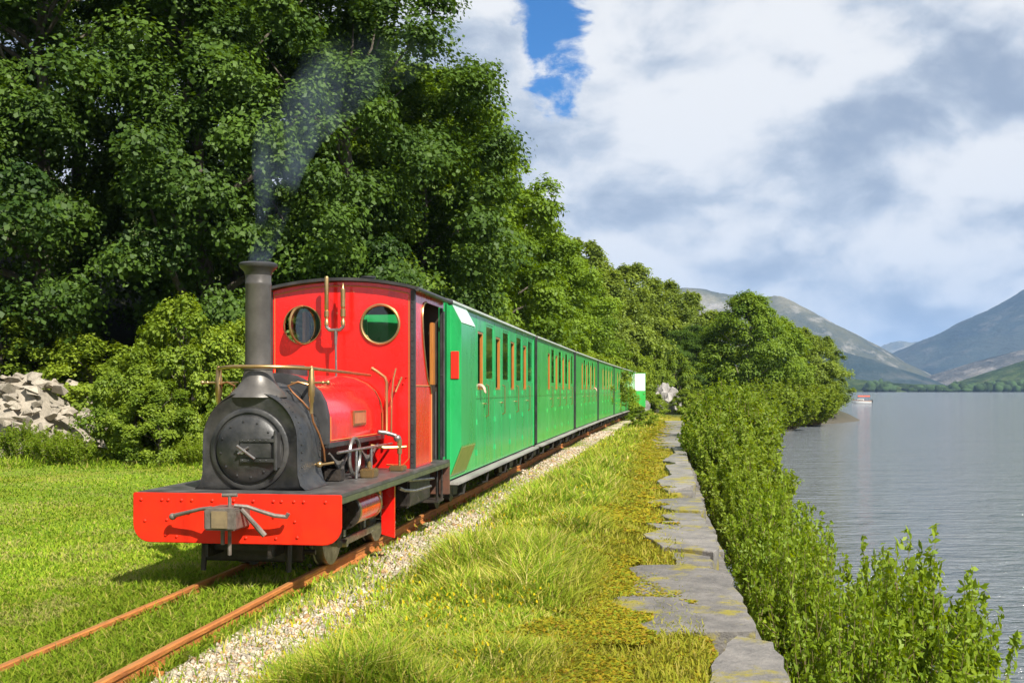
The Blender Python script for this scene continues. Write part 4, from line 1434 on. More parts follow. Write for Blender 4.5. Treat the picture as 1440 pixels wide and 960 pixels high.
    # ---- chimney
    mb = MB(); mb.lathe([(.001, 1.36), (.215, 1.345), (.195, 1.385), (.155, 1.42), (.122, 1.47), (.106, 1.53), (.104, 1.55), (.110, 1.552), (.110, 1.572), (.097, 1.575), (.095, 2.18), (.097, 2.185), (.097, 2.20), (.095, 2.205), (.096, 2.27), (.001, 2.27)], (0, .42, 0), 'z', 36)
    ch = mb.build('chimney', M['chimney'], T, smooth=40)
    mb = MB(); mb.lathe([(.07, 2.2), (.097, 2.26), (.105, 2.285), (.132, 2.312), (.142, 2.325), (.142, 2.342), (.130, 2.352), (.086, 2.352), (.075, 2.33), (.07, 2.21)], (0, .42, 0), 'z', 36)
    mb.build('chimney_cap', M['black'], ch, smooth=40)
    # ---- boiler, firebox, saddle tank
    mb = MB(); mb.cyl((0, .74, 1.0), (0, 2.5, 1.0), .285, 32); mb.build('boiler', M['dirty'], T)
    mb = MB(); mb.box(-.26, .26, 1.85, 2.48, .66, 1.0); mb.build('firebox', M['dirty'], T, bevel=.02)
    half = [(.42, .975), (.421, 1.10), (.418, 1.20), (.395, 1.30), (.35, 1.385), (.27, 1.455), (.16, 1.505), (.06, 1.526)]
    prof = [(-x, z) for x, z in half] + [(x, z) for x, z in reversed(half)]
    mb = MB()
    mb.loft([[(x, .80, z) for x, z in prof], [(x, 2.46, z) for x, z in prof]])
    tank = mb.build('saddle_tank', M['red'], T, smooth=30)
    mb = MB(); sc = 1.012
    mb.loft([[(x * .96, .772, .975 + (z - .975) * .96) for x, z in prof], [(x * sc, .78, .965 + (z - .965) * sc) for x, z in prof], [(x * sc, .835, .965 + (z - .965) * sc) for x, z in prof]])
    mb.build('tank_front', M['black'], tank, smooth=30)
    mb = MB()
    for s in (-1, 1):
        mb.box(min(s * .40, s * .432), max(s * .40, s * .432), .78, 2.46, .945, .985)
    mb.build('tank_base_angle', M['black'], tank, bevel=.004)
    mb = MB()
    for s in (-1, 1):
        x = s * .4235
        mb.tube([(x, .86, 1.0), (x, 2.40, 1.0)], .0045, 6); mb.tube([(x, .86, 1.0), (x * .997, .86, 1.19)], .0045, 6); mb.tube([(x, 2.40, 1.0), (x * .997, 2.40, 1.19)], .0045, 6)
    mb.build('lining', M['lining'], tank)
    mb = MB()
    for yy in (2.44,):
        mb.loft([[(x * 1.008, yy - .02, z + .004) for x, z in prof], [(x * 1.008, yy + .015, z + .004) for x, z in prof]], True)
    mb.build('tank_band', M['brass'], tank, smooth=30)
    mb = MB(); mb.box(.418, .434, 1.46, 1.84, 1.095, 1.225); npl = mb.build('nameplate', M['brass'], T, bevel=.004)
    mb = MB(); mb.box(.433, .437, 1.485, 1.815, 1.115, 1.205); mb.build('plate_field', surf('faded_plate_red', (.42, .10, .05), (.5, .2, .08), .5, 0, 20), npl)
    # tank filler and dome behind the chimney
    mb = MB(); mb.lathe([(.001, 1.50), (.13, 1.50), (.13, 1.58), (.10, 1.60), (.001, 1.605)], (0, 1.15, 0), 'z', 24); mb.build('filler_lid', M['black'], tank)
    mb = MB(); mb.lathe([(.001, 1.30), (.25, 1.30), (.25, 1.36), (.20, 1.42), (.09, 1.455), (.001, 1.46)], (0, .62, 0), 'z', 28); mb.build('saddle_casting', M['black'], sb, smooth=50)
    # ---- sanding rods round the chimney and along the tank
    mb = MB(); mb.tube([(-.37, .55, 1.56), (-.30, .44, 1.565), (-.2, .315, 1.57), (-.1, .275, 1.572), (.05, .275, 1.572), (.2, .33, 1.57), (.32, .46, 1.565), (.37, .55, 1.562), (.37, .9, 1.555), (.368, 1.5, 1.545), (.365, 2.2, 1.53)], .0145, 10)
    mb.build('operating_rod', M['brass'], T, smooth=60)
    for s in (-1, 1):
        mb = MB(); x = s * .37
        mb.lathe([(.001, 1.585), (.012, 1.58), (.016, 1.56), (.022, 1.545), (.022, 1.50), (.026, 1.49), (.026, 1.36), (.02, 1.345), (.02, 1.31), (.014, 1.30), (.014, 1.22), (.001, 1.22)], (x, .55, 0), 'z', 14)
        mb.tube([(x - .02, .55, 1.455), (x + s * .13, .55, 1.455)], .009, 8); mb.ball((x + s * .13, .55, 1.455), .018); mb.ball((x + s * .09, .55, 1.455), .014)
        mb.tube([(x, .55, 1.455), (x - s * .16, .55, 1.455)], .008, 8)
        v = mb.build('lubricator_valve', M['brass'], T)
        mb = MB(); mb.tube([(x, .55, 1.24), (x + s * .01, .56, 1.16), (x + s * .045, .6, 1.06), (x + s * .06, .66, .95), (x + s * .05, .72, .85)], .009, 8)
        mb.tube([(x - s * .02, .53, 1.44), (x - s * .09, .5, 1.46), (x - s * .16, .48, 1.43), (x - s * .13, .5, 1.38), (x - s * .06, .52, 1.31), (x + s * .0, .58, 1.22)], .008, 8)
        mb.build('oil_pipe', M['copper'], v)
    # ---- cab
    def roofz(x, lift=0.0): return 2.345 + lift + .085 * (1 - (x / .72) ** 2)
    xs = [-.70 + 1.4 * i / 16 for i in range(17)]
    outline = [(-.70, .70), (-.67, .667), (.67, .667), (.70, .70)] + [(x, roofz(x, -.012)) for x in reversed(xs)]
    holes = [[(cx + .18 * math.cos(R(a)), 2.015 + .18 * math.sin(R(a))) for a in range(0, 360, 10)] for cx in (-.38, .38)]
    mb = MB(); plate_with_holes(mb, outline, holes, 2.50, 2.515)
    cf = mb.build('cab_front', M['red'], T, smooth=0)
    mb = MB(); mb.torus((.38, 2.492, 2.015), .183, .014, 'y', 40, 8); mb.build('window_ring', M['brass'], cf)
    mb = MB(); mb.torus((-.38, 2.50, 2.015), .178, .012, 'y', 40, 8, rot=Matrix.Rotation(R(68), 3, 'Z')); mb.build('window_ring', M['brass'], cf)
    mb = MB(); mb.torus((-.38, 2.494, 2.015), .181, .006, 'y', 40, 6); mb.build('window_bead', M['brass'], cf)
    gl = surf('cab_window_glass', (0.8, 0.85, 0.82), None, .03); gl.node_tree.nodes['Principled BSDF'].inputs['Transmission Weight'].default_value = 1.0
    mb = MB(); mb.lathe([(.001, -.003), (.174, -.003), (.174, .003), (.001, .003)], (0, 0, 0), 'y', 36); mb.build('window_pane', gl, cf, loc=(.38, 2.505, 2.015))
    mb = MB(); mb.lathe([(.001, -.003), (.170, -.003), (.170, .003), (.001, .003)], (0, 0, 0), 'y', 36); mb.build('window_pane', gl, cf, loc=(-.38, 2.50, 2.015), rot=(0, 0, R(68)))
    # brass lining on the cab front, corner angles with rivets
    mb = MB()
    for s in (-1, 1):
        mb.tube([(s * .655, 2.497, .76), (s * .655, 2.497, 2.30)], .004, 6); mb.tube([(s * .655, 2.497, .76), (s * .60, 2.497, .70), (s * .44, 2.497, .70)], .004, 6)
    mb.tube([(x * .94, 2.497, roofz(x) - .05) for x in xs], .006, 6)
    mb.build('lining', M['lining'], cf)
    for s in (-1, 1):
        mb = MB(); mb.box(min(s * .672, s * .712), max(s * .672, s * .712), 2.486, 2.499, .667, 2.335); mb.box(min(s * .702, s * .712), max(s * .702, s * .712), 2.50, 2.54, .667, 2.335)
        for z in np.arange(.72, 2.32, .06): mb.ball((s * .69, 2.486, z), .008, 1)
        mb.build('corner_angle', M['black'], cf)
    # small fittings on the cab front
    mb = MB()
    for x, z in ((.56, 1.50), (.60, 1.46), (.53, 1.44), (.63, 1.52)): mb.ball((x, 2.497, z), .012, 1)
    tag(mb.build('bolt_heads', M['red'], cf), kind='stuff')
    # sides: sheet with a cut out, narrow lower panel, entrance, rear post
    for s in (-1, 1):
        pts = [(2.54, .667), (3.24, .667), (3.24, 1.36), (3.20, 1.43), (3.12, 1.47), (3.06, 1.52), (2.98, 1.66), (2.90, 1.84), (2.86, 2.0), (2.85, 2.1), (2.87, 2.19), (2.92, 2.24), (3.02, 2.26), (3.86, 2.26), (3.86, 2.335), (2.54, 2.335)]
        x = s * .70
        mb = MB()
        lo, hi = min(x, x - s * .012), max(x, x - s * .012)
        bm = mb.bm
        A = [bm.verts.new((lo, y, z)) for y, z in pts]; B = [bm.verts.new((hi, y, z)) for y, z in pts]
        bm.faces.new(A); bm.faces.new(B)
        for i in range(len(pts)):
            j = (i + 1) % len(pts); bm.faces.new((A[i], A[j], B[j], B[i]))
        bm.normal_update()
        bmesh.ops.triangulate(bm, faces=[f for f in bm.faces if len(f.verts) > 4])
        cs_ = mb.build('cab_side', M['red'], T, smooth=0)
        mb = MB(); mb.tube([(x + s * .004, y, z) for y, z in pts[2:13]], .010, 8); mb.build('opening_bead', M['brass'], cs_)
        mb = MB(); mb.tube([(x + s * .004, 3.24, .68), (x + s * .004, 3.24, 1.36)], .009, 8); mb.tube([(x + s * .002, 2.57, 1.44), (x + s * .002, 3.17, 1.44)], .006, 6); mb.build('panel_bead', M['lining'], cs_)
        mb = MB(); mb.box(min(x, x - s * .035), max(x, x - s * .035), 3.80, 3.86, .667, 2.26); mb.build('rear_post', M['black'], T, bevel=.004)
        mb = MB(); mb.tube([(x + s * .03, 3.72, .70), (x + s * .03, 3.72, 2.22)], .014, 8); mb.tube([(x, 3.72, 1.55), (x + s * .03, 3.72, 1.55)], .01, 6); mb.build('handrail', M['black'], T)
        mb = MB(); mb.tube([(x + s * .02, 3.36, .70), (x + s * .02, 3.36, 1.38)], .011, 8); mb.build('grab_rail', M['black'], T)
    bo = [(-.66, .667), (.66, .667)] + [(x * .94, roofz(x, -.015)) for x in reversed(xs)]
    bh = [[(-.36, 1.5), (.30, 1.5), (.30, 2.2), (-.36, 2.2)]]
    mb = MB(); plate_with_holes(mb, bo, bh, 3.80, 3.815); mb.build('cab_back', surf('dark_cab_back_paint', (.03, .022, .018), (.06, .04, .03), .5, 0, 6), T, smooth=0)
    # roof
    mb = MB(); n = 16
    ring = lambda y, dz: [(-.755 + 1.51 * i / n, y, roofz(-.755 + 1.51 * i / n, dz) if abs(-.755 + 1.51 * i / n) < .72 else roofz(.72, dz) - .012) for i in range(n + 1)]
    def roof_ring(y): return ring(y, .022) + list(reversed(ring(y, -.006)))
    mb.loft([roof_ring(2.42), roof_ring(3.95)])
    rf = mb.build('cab_roof', M['black'], T, smooth=40)
    for s in (-1, 1):
        mb = MB(); mb.tube([(s * .752, 2.42, 2.337), (s * .752, 3.95, 2.337)], .022, 10); mb.ball((s * .752, 3.95, 2.337), .035); mb.build('gutter', M['black'], rf)
    mb = MB(); mb.lathe([(.001, 2.42), (.06, 2.42), (.06, 2.50), (.075, 2.505), (.075, 2.52), (.001, 2.525)], (.12, 3.0, 0), 'z', 16); mb.build('roof_vent', M['black'], rf)
    # inside: backhead, wood post, seat
    mb = MB(); mb.box(-.28, .28, 2.52, 2.72, .70, 1.50); mb.cyl((0, 2.52, 1.2), (0, 2.70, 1.2), .32, 24); mb.build('backhead', M['dirty'], T)
    mb = MB(); mb.box(-.665, -.63, 3.30, 3.42, 1.40, 2.20); mb.build('wood_post', M['wood'], T, bevel=.005)
    mb = MB(); mb.box(.60, .64, 3.62, 3.72, 1.45, 2.10); mb.build('wood_post', M['wood'], T, bevel=.005)
    # ---- whistles
    mb = MB(); mb.tube([(-.098, 2.36, 2.02), (-.098, 2.36, 1.985), (-.07, 2.36, 1.955), (.03, 2.36, 1.955), (.06, 2.36, 1.985), (.06, 2.36, 2.02)], .018, 10); mb.tube([(-.01, 2.36, 1.955), (-.01, 2.36, 1.82)], [.018, .014], 8); mb.tube([(-.01, 2.36, 1.83), (-.005, 2.36, 1.52)], .011, 8)
    wp = mb.build('whistle_pipe', M['bright'], T)
    mb = MB(); mb.lathe([(.001, 2.0), (.022, 2.0), (.022, 2.04), (.016, 2.05), (.016, 2.07), (.024, 2.08), (.024, 2.13), (.016, 2.14), (.021, 2.15), (.021, 2.44), (.017, 2.455), (.001, 2.46)], (-.098, 2.36, 0), 'z', 14); mb.build('whistle', M['brass'], T)
    mb = MB(); mb.lathe([(.001, 2.0), (.022, 2.0), (.022, 2.04), (.016, 2.05), (.016, 2.07), (.026, 2.08), (.026, 2.15), (.016, 2.16), (.024, 2.17), (.024, 2.33), (.012, 2.345), (.008, 2.39), (.001, 2.395)], (.06, 2.36, 0), 'z', 14); mb.build('whistle', M['brass'], T)
    # ---- pipes at the right of the tank
    mb = MB(); mb.tube([(.36, 2.25, 1.60), (.41, 2.27, 1.565), (.475, 2.3, 1.515), (.49, 2.3, 1.47), (.49, 2.3, 1.02), (.52, 2.29, .985)], .017, 10); mb.build('steam_pipe', M['copper'], T, smooth=60)
    mb = MB(); mb.tube([(.45, 2.15, 1.02), (.52, 2.2, 1.01), (.60, 2.2, .985), (.64, 2.2, .94), (.64, 2.2, .88)], .020, 10); mb.ball((.62, 2.2, .96), .035); mb.build('steam_elbow', M['bright'], T, smooth=60)
    mb = MB(); mb.tube([(.40, 2.1, .90), (.52, 2.12, .88), (.64, 2.2, .88), (.70, 2.22, .885)], .014, 8); mb.cyl((.64, 2.2, .95), (.64, 2.2, .82), .022, 10); mb.tube([(.64, 2.2, .82), (.64, 2.2, .67)], .012, 8); mb.build('injector', M['brass'], T)
    mb = MB(); mb.tube([(.55, 2.42, 1.60), (.53, 2.40, 1.5), (.52, 2.38, 1.35), (.52, 2.36, 1.0)], .010, 8); mb.tube([(.60, 2.44, 1.52), (.57, 2.42, 1.44), (.55, 2.4, 1.38)], .012, 8); mb.build('feed_pipe', M['copper'], T)
    # ---- clutter under the tank: springs, sand box, reversing rod, valves
    mb = MB(); mb.box(.31, .45, 1.02, 1.16, .664, .76); mb.build('sand_box', M['dirty'], T, bevel=.01)
    for yy in (1.18, 2.02):
        for s in (-1, 1):
            mb = MB()
            for k in range(5):
                w = .30 - .045 * k
                mb.tube([(s * .40, yy - w, .90 - .02 * k), (s * .40, yy - w * .5, .835 - .018 * k), (s * .40, yy, .80 - .016 * k), (s * .40, yy + w * .5, .835 - .018 * k), (s * .40, yy + w, .90 - .02 * k)], .011, 4)
            mb.box(s * .40 - .025, s * .40 + .025, yy - .03, yy + .03, .664, .82)
            mb.build('leaf_spring', surf('spring_grey', (.12, .11, .10), (.22, .20, .18), .5, .4, 12), T)
    mb = MB(); mb.torus((.47, 1.35, .85), .15, .016, 'x', 28, 6); mb.build('reverser_quadrant', M['bright'], T)
    mb = MB(); mb.tube([(.50, .8, .91), (.50, 2.45, .90)], .012, 8); mb.tube([(.5, 1.3, .91), (.5, 1.3, .67)], .012, 8); mb.tube([(.5, 1.75, .91), (.5, 1.75, .67)], .012, 8); mb.build('reversing_rod', M['bright'], T)
    mb = MB(); mb.box(.50, .62, 1.40, 1.56, .664, .74); mb.cyl((.56, 1.48, .74), (.56, 1.48, .80), .02, 10); mb.build('oil_box', M['brass'], T, bevel=.01)
    mb = MB(); mb.box(.55, .68, 2.16, 2.32, .664, .715); mb.build('oil_box', M['brass'], T, bevel=.01)
    mb = MB(); mb.tube([(.36, .62, .83), (.43, .62, .83), (.52, .64, .845)], .010, 8); mb.ball((.41, .62, .83), .026); mb.build('blower_valve', M['brass'], T)
    # ---- frames, wheels, motion
    for s in (-1, 1):
        mb = MB(); mb.box(s * .235 - .012, s * .235 + .012, .03, 3.84, .20, .634); mb.build('main_frame', M['dirty'], T)
        mb = MB(); mb.cyl((s * .55, .78, .455), (s * .55, 1.46, .455), .128, 28)
        cy = mb.build('cylinder', M['red'], T)
        mb = MB(); mb.cyl((s * .55, .745, .455), (s * .55, .782, .455), .140, 24)
        for k in range(8):
            a = R(45 * k); mb.cyl((s * .55 + .112 * math.cos(a), .73, .455 + .112 * math.sin(a)), (s * .55 + .112 * math.cos(a), .75, .455 + .112 * math.sin(a)), .012, 6)
        mb.cyl((s * .55, .72, .455), (s * .55, .75, .455), .05, 14)
        mb.build('cylinder_cover', M['dirty'], cy)
        for y in (.80, 1.40):
            mb = MB(); mb.cyl((s * .55, y, .455), (s * .55, y + .045, .455), .134, 28)
            mb.build('cylinder_band', M['brass'], cy)
        mb = MB(); mb.box(s * .48 - .12, s * .48 + .10, .85, 1.40, .54, .634); mb.build('steam_chest', M['dirty'], cy, bevel=.01)
        mb = MB(); mb.tube([(s * .50, .85, .33), (s * .50, 1.5, .33)], .016, 8); mb.tube([(s * .55, .8, .34), (s * .55, .8, .26)], .014, 8); mb.tube([(s * .55, 1.36, .34), (s * .55, 1.36, .26)], .014, 8); mb.build('drain_cock', M['bright'], cy)
        mb = MB()
        xa, xb = (.555, .675) if s > 0 else (-.675, -.555)
        if s > 0: pl = [(xa, .13), (xb, .10), (xb, .632), (xb - .03, .632), (xa, .50)]
        else: pl = [(xb, .13), (xb, .50), (xa + .03, .632), (xa, .632), (xa, .10)]
        mb.prism(pl, 1.88, 1.91); mb.build('motion_bracket', M['red'], T, bevel=.003)
        mb = MB(); mb.tube([(s * .55, 1.46, .455), (s * .55, 1.98, .455)], .018, 10); mb.box(s * .55 - .04, s * .55 + .04, 1.66, 1.80, .40, .51); mb.build('piston_rod', M['bright'], T, bevel=.004)
        mb = MB(); mb.box(s * .55 - .03, s * .55 + .03, 1.5, 2.0, .525, .55); mb.box(s * .55 - .03, s * .55 + .03, 1.5, 2.0, .36, .385); mb.build('slide_bar', M['bright'], T)
        mb = MB(); mb.cyl((s * .52, 1.60, .52), (s * .62, 1.60, .52), .045, 16); mb.build('lubricator_cup', M['red'], T)
        wheels = []
        for wy in (1.05, 2.40):
            mb = MB(); mb.lathe([(.20, -.045), (.258, -.045), (.258, .035), (.275, .04), (.275, .06), (.20, .06)], (s * .33, wy, .258), 'x', 36)
            if s > 0:
                mb.bm.free(); mb = MB(); mb.lathe([(.20, .045), (.258, .045), (.258, -.035), (.275, -.04), (.275, -.06), (.20, -.06)], (s * .33, wy, .258), 'x', 36)
            w = mb.build('wheel', M['bright'], T)
            mb = MB(); mb.lathe([(.001, -.03), (.205, -.03), (.205, .03), (.001, .03)], (s * .33, wy, .258), 'x', 30); mb.cyl((s * .30, wy, .258), (s * .42, wy, .258), .055, 14); mb.build('wheel_centre', M['dirty'], w)
            mb = MB(); mb.cyl((s * .34, wy, .17), (s * .50, wy, .17), .03, 12); mb.build('crank_pin', M['bright'], w)
        mb = MB(); mb.box(s * .445 - .018, s * .445 + .018, 1.0, 2.45, .14, .20); mb.build('coupling_rod', M['bright'], T, bevel=.006)
        mb = MB(); mb.tube([(s * .52, 1.76, .455), (s * .52, 2.40, .17)], [.028, .035], 8); mb.build('connecting_rod', M['bright'], T)
        mb = MB(); mb.box(s * .60 - .10, s * .60 + .12, 3.50, 3.78, .24, .265); mb.tube([(s * .70, 3.52, .25), (s * .70, 3.52, .62)], .014, 6); mb.tube([(s * .70, 3.76, .25), (s * .70, 3.76, .62)], .014, 6); mb.build('cab_step', M['dirty'], T)
        mb = MB(); mb.tube([(s * .3, .25, .60), (s * .32, .2, .35), (s * .325, .18, .08)], [.03, .028, .02], 8); mb.build('guard_iron', M['dirty'], T)
        mb = MB(); mb.box(s * .55 - .12, s * .55 + .12, 2.45, 3.35, .30, .60); mb.build('ash_gear_box', M['dirty'], T, bevel=.02)
        mb = MB(); mb.tube([(s * .69, 2.3, .57), (s * .69, 3.4, .5)], .014, 8); mb.tube([(s * .66, 2.1, .52), (s * .66, 2.3, .48), (s * .66, 2.7, .44), (s * .66, 3.4, .42)], .016, 8); mb.build('brake_pipe', M['bright'], T)
    mb = MB(); mb.cyl((-.30, 1.05, .258), (.30, 1.05, .258), .045, 14); mb.build('axle', M['dirty'], T)
    mb = MB(); mb.cyl((-.30, 2.40, .258), (.30, 2.40, .258), .045, 14); mb.build('axle', M['dirty'], T)
    mb = MB(); mb.box(-.222, .222, .12, .16, .24, .60); mb.box(-.222, .222, .45, .8, .20, .40); mb.build('front_stretcher', M['dirty'], T, bevel=.01)
    mb = MB(); mb.box(-.40, .40, .30, .33, .13, .42); mb.box(-.33, .33, .33, .42, .20, .56); mb.build('under_beam_shade_fill', M['dirty'], T, bevel=.015)  # added dark mass standing in for deep shade under the buffer beam
    mb = MB(); mb.tube([(-.42, .50, .18), (.42, .50, .18)], .02, 8); mb.tube([(-.30, .72, .20), (-.30, .70, .55)], .022, 6); mb.tube([(.30, .72, .20), (.30, .70, .55)], .022, 6); mb.build('brake_hanger', M['dirty'], T)
    mb = MB(); mb.box(-.765, .765, 3.82, 3.88, .30, .634); mb.build('rear_beam', surf('rusty_rear_beam', (.16, .06, .03), (.07, .04, .03), .6, 0, 8), T)


build_loco(loco)


# ================================================================== green coaches
def wall_holes(mb, x0, x1, y0, y1, z0, z1, holes):
    """wall slab along y with rectangular openings (ya, yb, za, zb)"""
    ys = sorted({y0, y1, *[h[0] for h in holes], *[h[1] for h in holes]})
    zs = sorted({z0, z1, *[h[2] for h in holes], *[h[3] for h in holes]})
    solid = {}
    for i in range(len(ys) - 1):
        for j in range(len(zs) - 1):
            cy, cz = (ys[i] + ys[i + 1]) / 2, (zs[j] + zs[j + 1]) / 2
            solid[i, j] = not any(h[0] < cy < h[1] and h[2] < cz < h[3] for h in holes)
    bm = mb.bm
    vc = {}
    def v(x, i, j):
        k = (x, i, j)
        if k not in vc: vc[k] = bm.verts.new((x, ys[i], zs[j]))
        return vc[k]
    for (i, j), s in solid.items():
        if not s: continue
        bm.faces.new((v(x0, i, j), v(x0, i, j + 1), v(x0, i + 1, j + 1), v(x0, i + 1, j)))
        bm.faces.new((v(x1, i, j), v(x1, i + 1, j), v(x1, i + 1, j + 1), v(x1, i, j + 1)))
        for di, dj, a, b in ((-1, 0, (i, j), (i, j + 1)), (1, 0, (i + 1, j), (i + 1, j + 1)), (0, -1, (i, j), (i + 1, j)), (0, 1, (i, j + 1), (i + 1, j + 1))):
            if not solid.get((i + di, j + dj), False):
                bm.faces.new((v(x0, *a), v(x0, *b), v(x1, *b), v(x1, *a)))


CL = 7.45
DOORS = [1.98, 3.42, 4.86, 6.30]
WINS = [2.70, 4.14, 5.58, 7.02]


def make_coach(paint, ducket=False, sky_window_door=False):
    T = empty('passenger_coach')
    holes = [(y - .21, y + .21, 1.40, 2.14) for y in DOORS] + [(y - .30, y + .30, 1.52, 2.26) for y in WINS if y + .3 < CL - .1]
    if sky_window_door: holes = []
    for s in (-1, 1):
        mb = MB()
        if s > 0: wall_holes(mb, .67, .70, 0.035, CL - .035, 1.30, 2.36, holes)
        else: wall_holes(mb, -.70, -.67, 0.035, CL - .035, 1.30, 2.36, holes)
        side = mb.build('side_panel', paint, T, smooth=0)
        # matchboarded lower side: vertical boards with grooves
        mb = MB(); n = int(CL / .115)
        xo, xg = s * .700, s * .6975
        pts = []
        w = (CL - .07) / n
        for i in range(n):
            y = .035 + i * w
            pts += [(xg, y), (xo, y + .006), (xo, y + w - .006)]
        pts.append((xg, CL - .035))
        bm = mb.bm
        a = [bm.verts.new((x, y, .42)) for x, y in pts]; b = [bm.verts.new((x, y, 1.297)) for x, y in pts]
        for i in range(len(pts) - 1): bm.faces.new((a[i], a[i + 1], b[i + 1], b[i]) if s > 0 else (a[i], b[i], b[i + 1], a[i + 1]))
        c = [bm.verts.new((s * .67, y, z)) for y, z in ((.035, .42), (CL - .035, .42), (CL - .035, 1.297), (.035, 1.297))]
        bm.faces.new(c)
        mb.build('lower_boards', paint, T, smooth=0)
        mb = MB(); mb.box(min(s * .69, s * .706), max(s * .69, s * .706), .0, CL, 1.288, 1.312); mb.build('waist_rail', paint, T, bevel=.004)
        for y in DOORS + [CL - .04]:
            if sky_window_door: continue
            mb = MB()
            for q in (-.33, .33):
                if 0 < y + q < CL - .05: mb.box(min(s * .699, s * .7035), max(s * .699, s * .7035), y + q - .009, y + q + .009, .46, 2.32)
            mb.build('door_strip', paint, T, bevel=.002)
            if y < CL - .2:
                mb = MB(); mb.tube([(s * .70, y + .26, 1.22), (s * .728, y + .26, 1.22)], .012, 8); mb.tube([(s * .726, y + .20, 1.22), (s * .728, y + .285, 1.22)], .009, 6); mb.build('door_handle', M['brass'], T)
                mb = MB(); mb.tube([(s * .70, y + .40, 1.05), (s * .735, y + .40, 1.07), (s * .735, y + .40, 1.45), (s * .70, y + .40, 1.47)], .009, 6); mb.build('grab_handle', M['brass'], T)
                for z in (.62, 1.0, 1.36):
                    mb = MB(); mb.cyl((s * .704, y - .33, z - .035), (s * .704, y - .33, z + .035), .011, 8); mb.build('door_hinge', paint, T)
        if not sky_window_door:
            for (ya, yb, za, zb) in holes:
                dr = zb < 2.2
                mb = MB(); f = .035 if dr else .022
                xa, xb = (.655, .694) if s > 0 else (-.694, -.655)
                mb.box(xa, xb, ya, ya + f, za, zb); mb.box(xa, xb, yb - f, yb, za, zb); mb.box(xa, xb, ya + f, yb - f, zb - .03, zb); mb.box(xa, xb, ya + f, yb - f, za, za + .03)
                fr = mb.build('droplight_frame' if dr else 'window_frame', M['wood'] if dr else paint, T, bevel=.003)
                if not dr:
                    mb = MB(); mb.box(s * .690 - .002, s * .690 + .002, ya + f, yb - f, za + .03, zb - .03); mb.build('pane', M['glass'], fr, smooth=0)
        mb = MB(); mb.box(min(s * .70, s * .745), max(s * .70, s * .745), -.01, CL + .01, 2.345, 2.375); mb.build('gutter', M['trim'], T, bevel=.006)
        mb = MB(); mb.box(min(s * .66, s * .80), max(s * .66, s * .80), .0, CL, .36, .392); mb.build('footboard', M['board'], T, bevel=.006)
        for y in (.6, 2.2, 3.8, 5.4, 6.9):
            mb = MB(); mb.tube([(s * .76, y, .36), (s * .74, y, .22), (s * .62, y, .18)], .016, 6); mb.build('step_bracket', M['under'], T)
        # sole bar
        mb = MB(); mb.box(min(s * .60, s * .66), max(s * .60, s * .66), .02, CL - .02, .30, .415); mb.build('sole_bar', M['under'], T)
    for y0 in (0, CL - .034):
        mb = MB(); mb.box(-.70, .70, y0, y0 + .034, .42, 2.36); mb.prism([(-.70, 2.36), (.70, 2.36), (.5, 2.42), (.25, 2.455), (0, 2.465), (-.25, 2.455), (-.5, 2.42)], y0, y0 + .034)
        mb.build('end_panel', paint, T, smooth=0)
        mb = MB(); yy = y0 - .02 if y0 == 0 else y0 + .034
        for x in (-.69, -.24, .24, .69): mb.box(x - .02, x + .02, yy, yy + .02, .42, 2.36)
        mb.build('end_strip', M['black'] if not ducket else paint, T)
    mb = MB(); n = 14
    def rr(y, dz): return [(-.73 + 1.46 * i / n, y, 2.37 + dz + .10 * (1 - (-1 + 2 * i / n) ** 2)) for i in range(n + 1)]
    mb.loft([rr(-.02, .012) + list(reversed(rr(-.02, -.012))), rr(CL + .02, .012) + list(reversed(rr(CL + .02, -.012)))])
    mb.build('roof', M['roofgrey'], T, smooth=40)
    mb = MB(); mb.box(-.66, .66, .03, CL - .03, .40, .44); mb.build('floor', M['sleeper'], T)
    for y in (1.25, 2.70 + .0, 4.14, 5.58, 7.0):
        mb = MB(); mb.box(-.65, .65, y - .05, y + .05, .45, 1.25); mb.box(-.65, .65, y - .42, y + .42, .78, .86); mb.build('bench_seat', M['wood'], T, bevel=.01)
    if ducket:
        x0, x1 = .702, .83
        mb = MB(); mb.loft([[(x0, .0, 2.36), (x0, .0, .45), (x1, .0, .79), (x1, .0, 2.12)], [(x0, .9, 2.36), (x0, .9, .45), (x1, .9, .79), (x1, .9, 2.12)]])
        dk = mb.build('guard_lookout', paint, T, smooth=0, bevel=.004)
        def slope(name, z0, z1, mat):
            n_ = Vector((abs(z0 - z1), 0, (x1 - x0) * (1 if z0 > z1 else -1))).normalized() * .006
            mb = MB(); q = [(x0 + .01, .03, z0 + (z1 - z0) * .06), (x1 - .004, .03, z1 + (z0 - z1) * .05), (x1 - .004, .87, z1 + (z0 - z1) * .05), (x0 + .01, .87, z0 + (z1 - z0) * .06)]
            mb.loft([[Vector(p) + n_ * .3 for p in q], [Vector(p) + n_ * 1.3 for p in q]]); mb.build(name, mat, dk, smooth=0)
        slope('lookout_top', 2.36, 2.12, M['palegreen'])
        slope('lookout_foot', .45, .79, M['olive'])
        mb = MB(); mb.box(.715, .805, -.012, -.001, 1.52, 1.82); mb.build('marker_panel', M['redlamp'], dk, bevel=.004)
    if sky_window_door:
        mb = MB(); mb.box(.703, 1.30, CL - 1.06, CL - 1.02, .46, 2.30); od = mb.build('open_door', paint, T, bevel=.006)
        mb = MB(); mb.box(.72, 1.285, CL - 1.072, CL - 1.061, 1.35, 2.27); mb.build('sky_white_window', M['white'], od, bevel=.004)  # white colour stands in for sky reflected in the door's window
        mb = MB(); mb.ball((1.23, CL - 1.08, 1.2), .03); mb.build('handle', M['brass'], od)
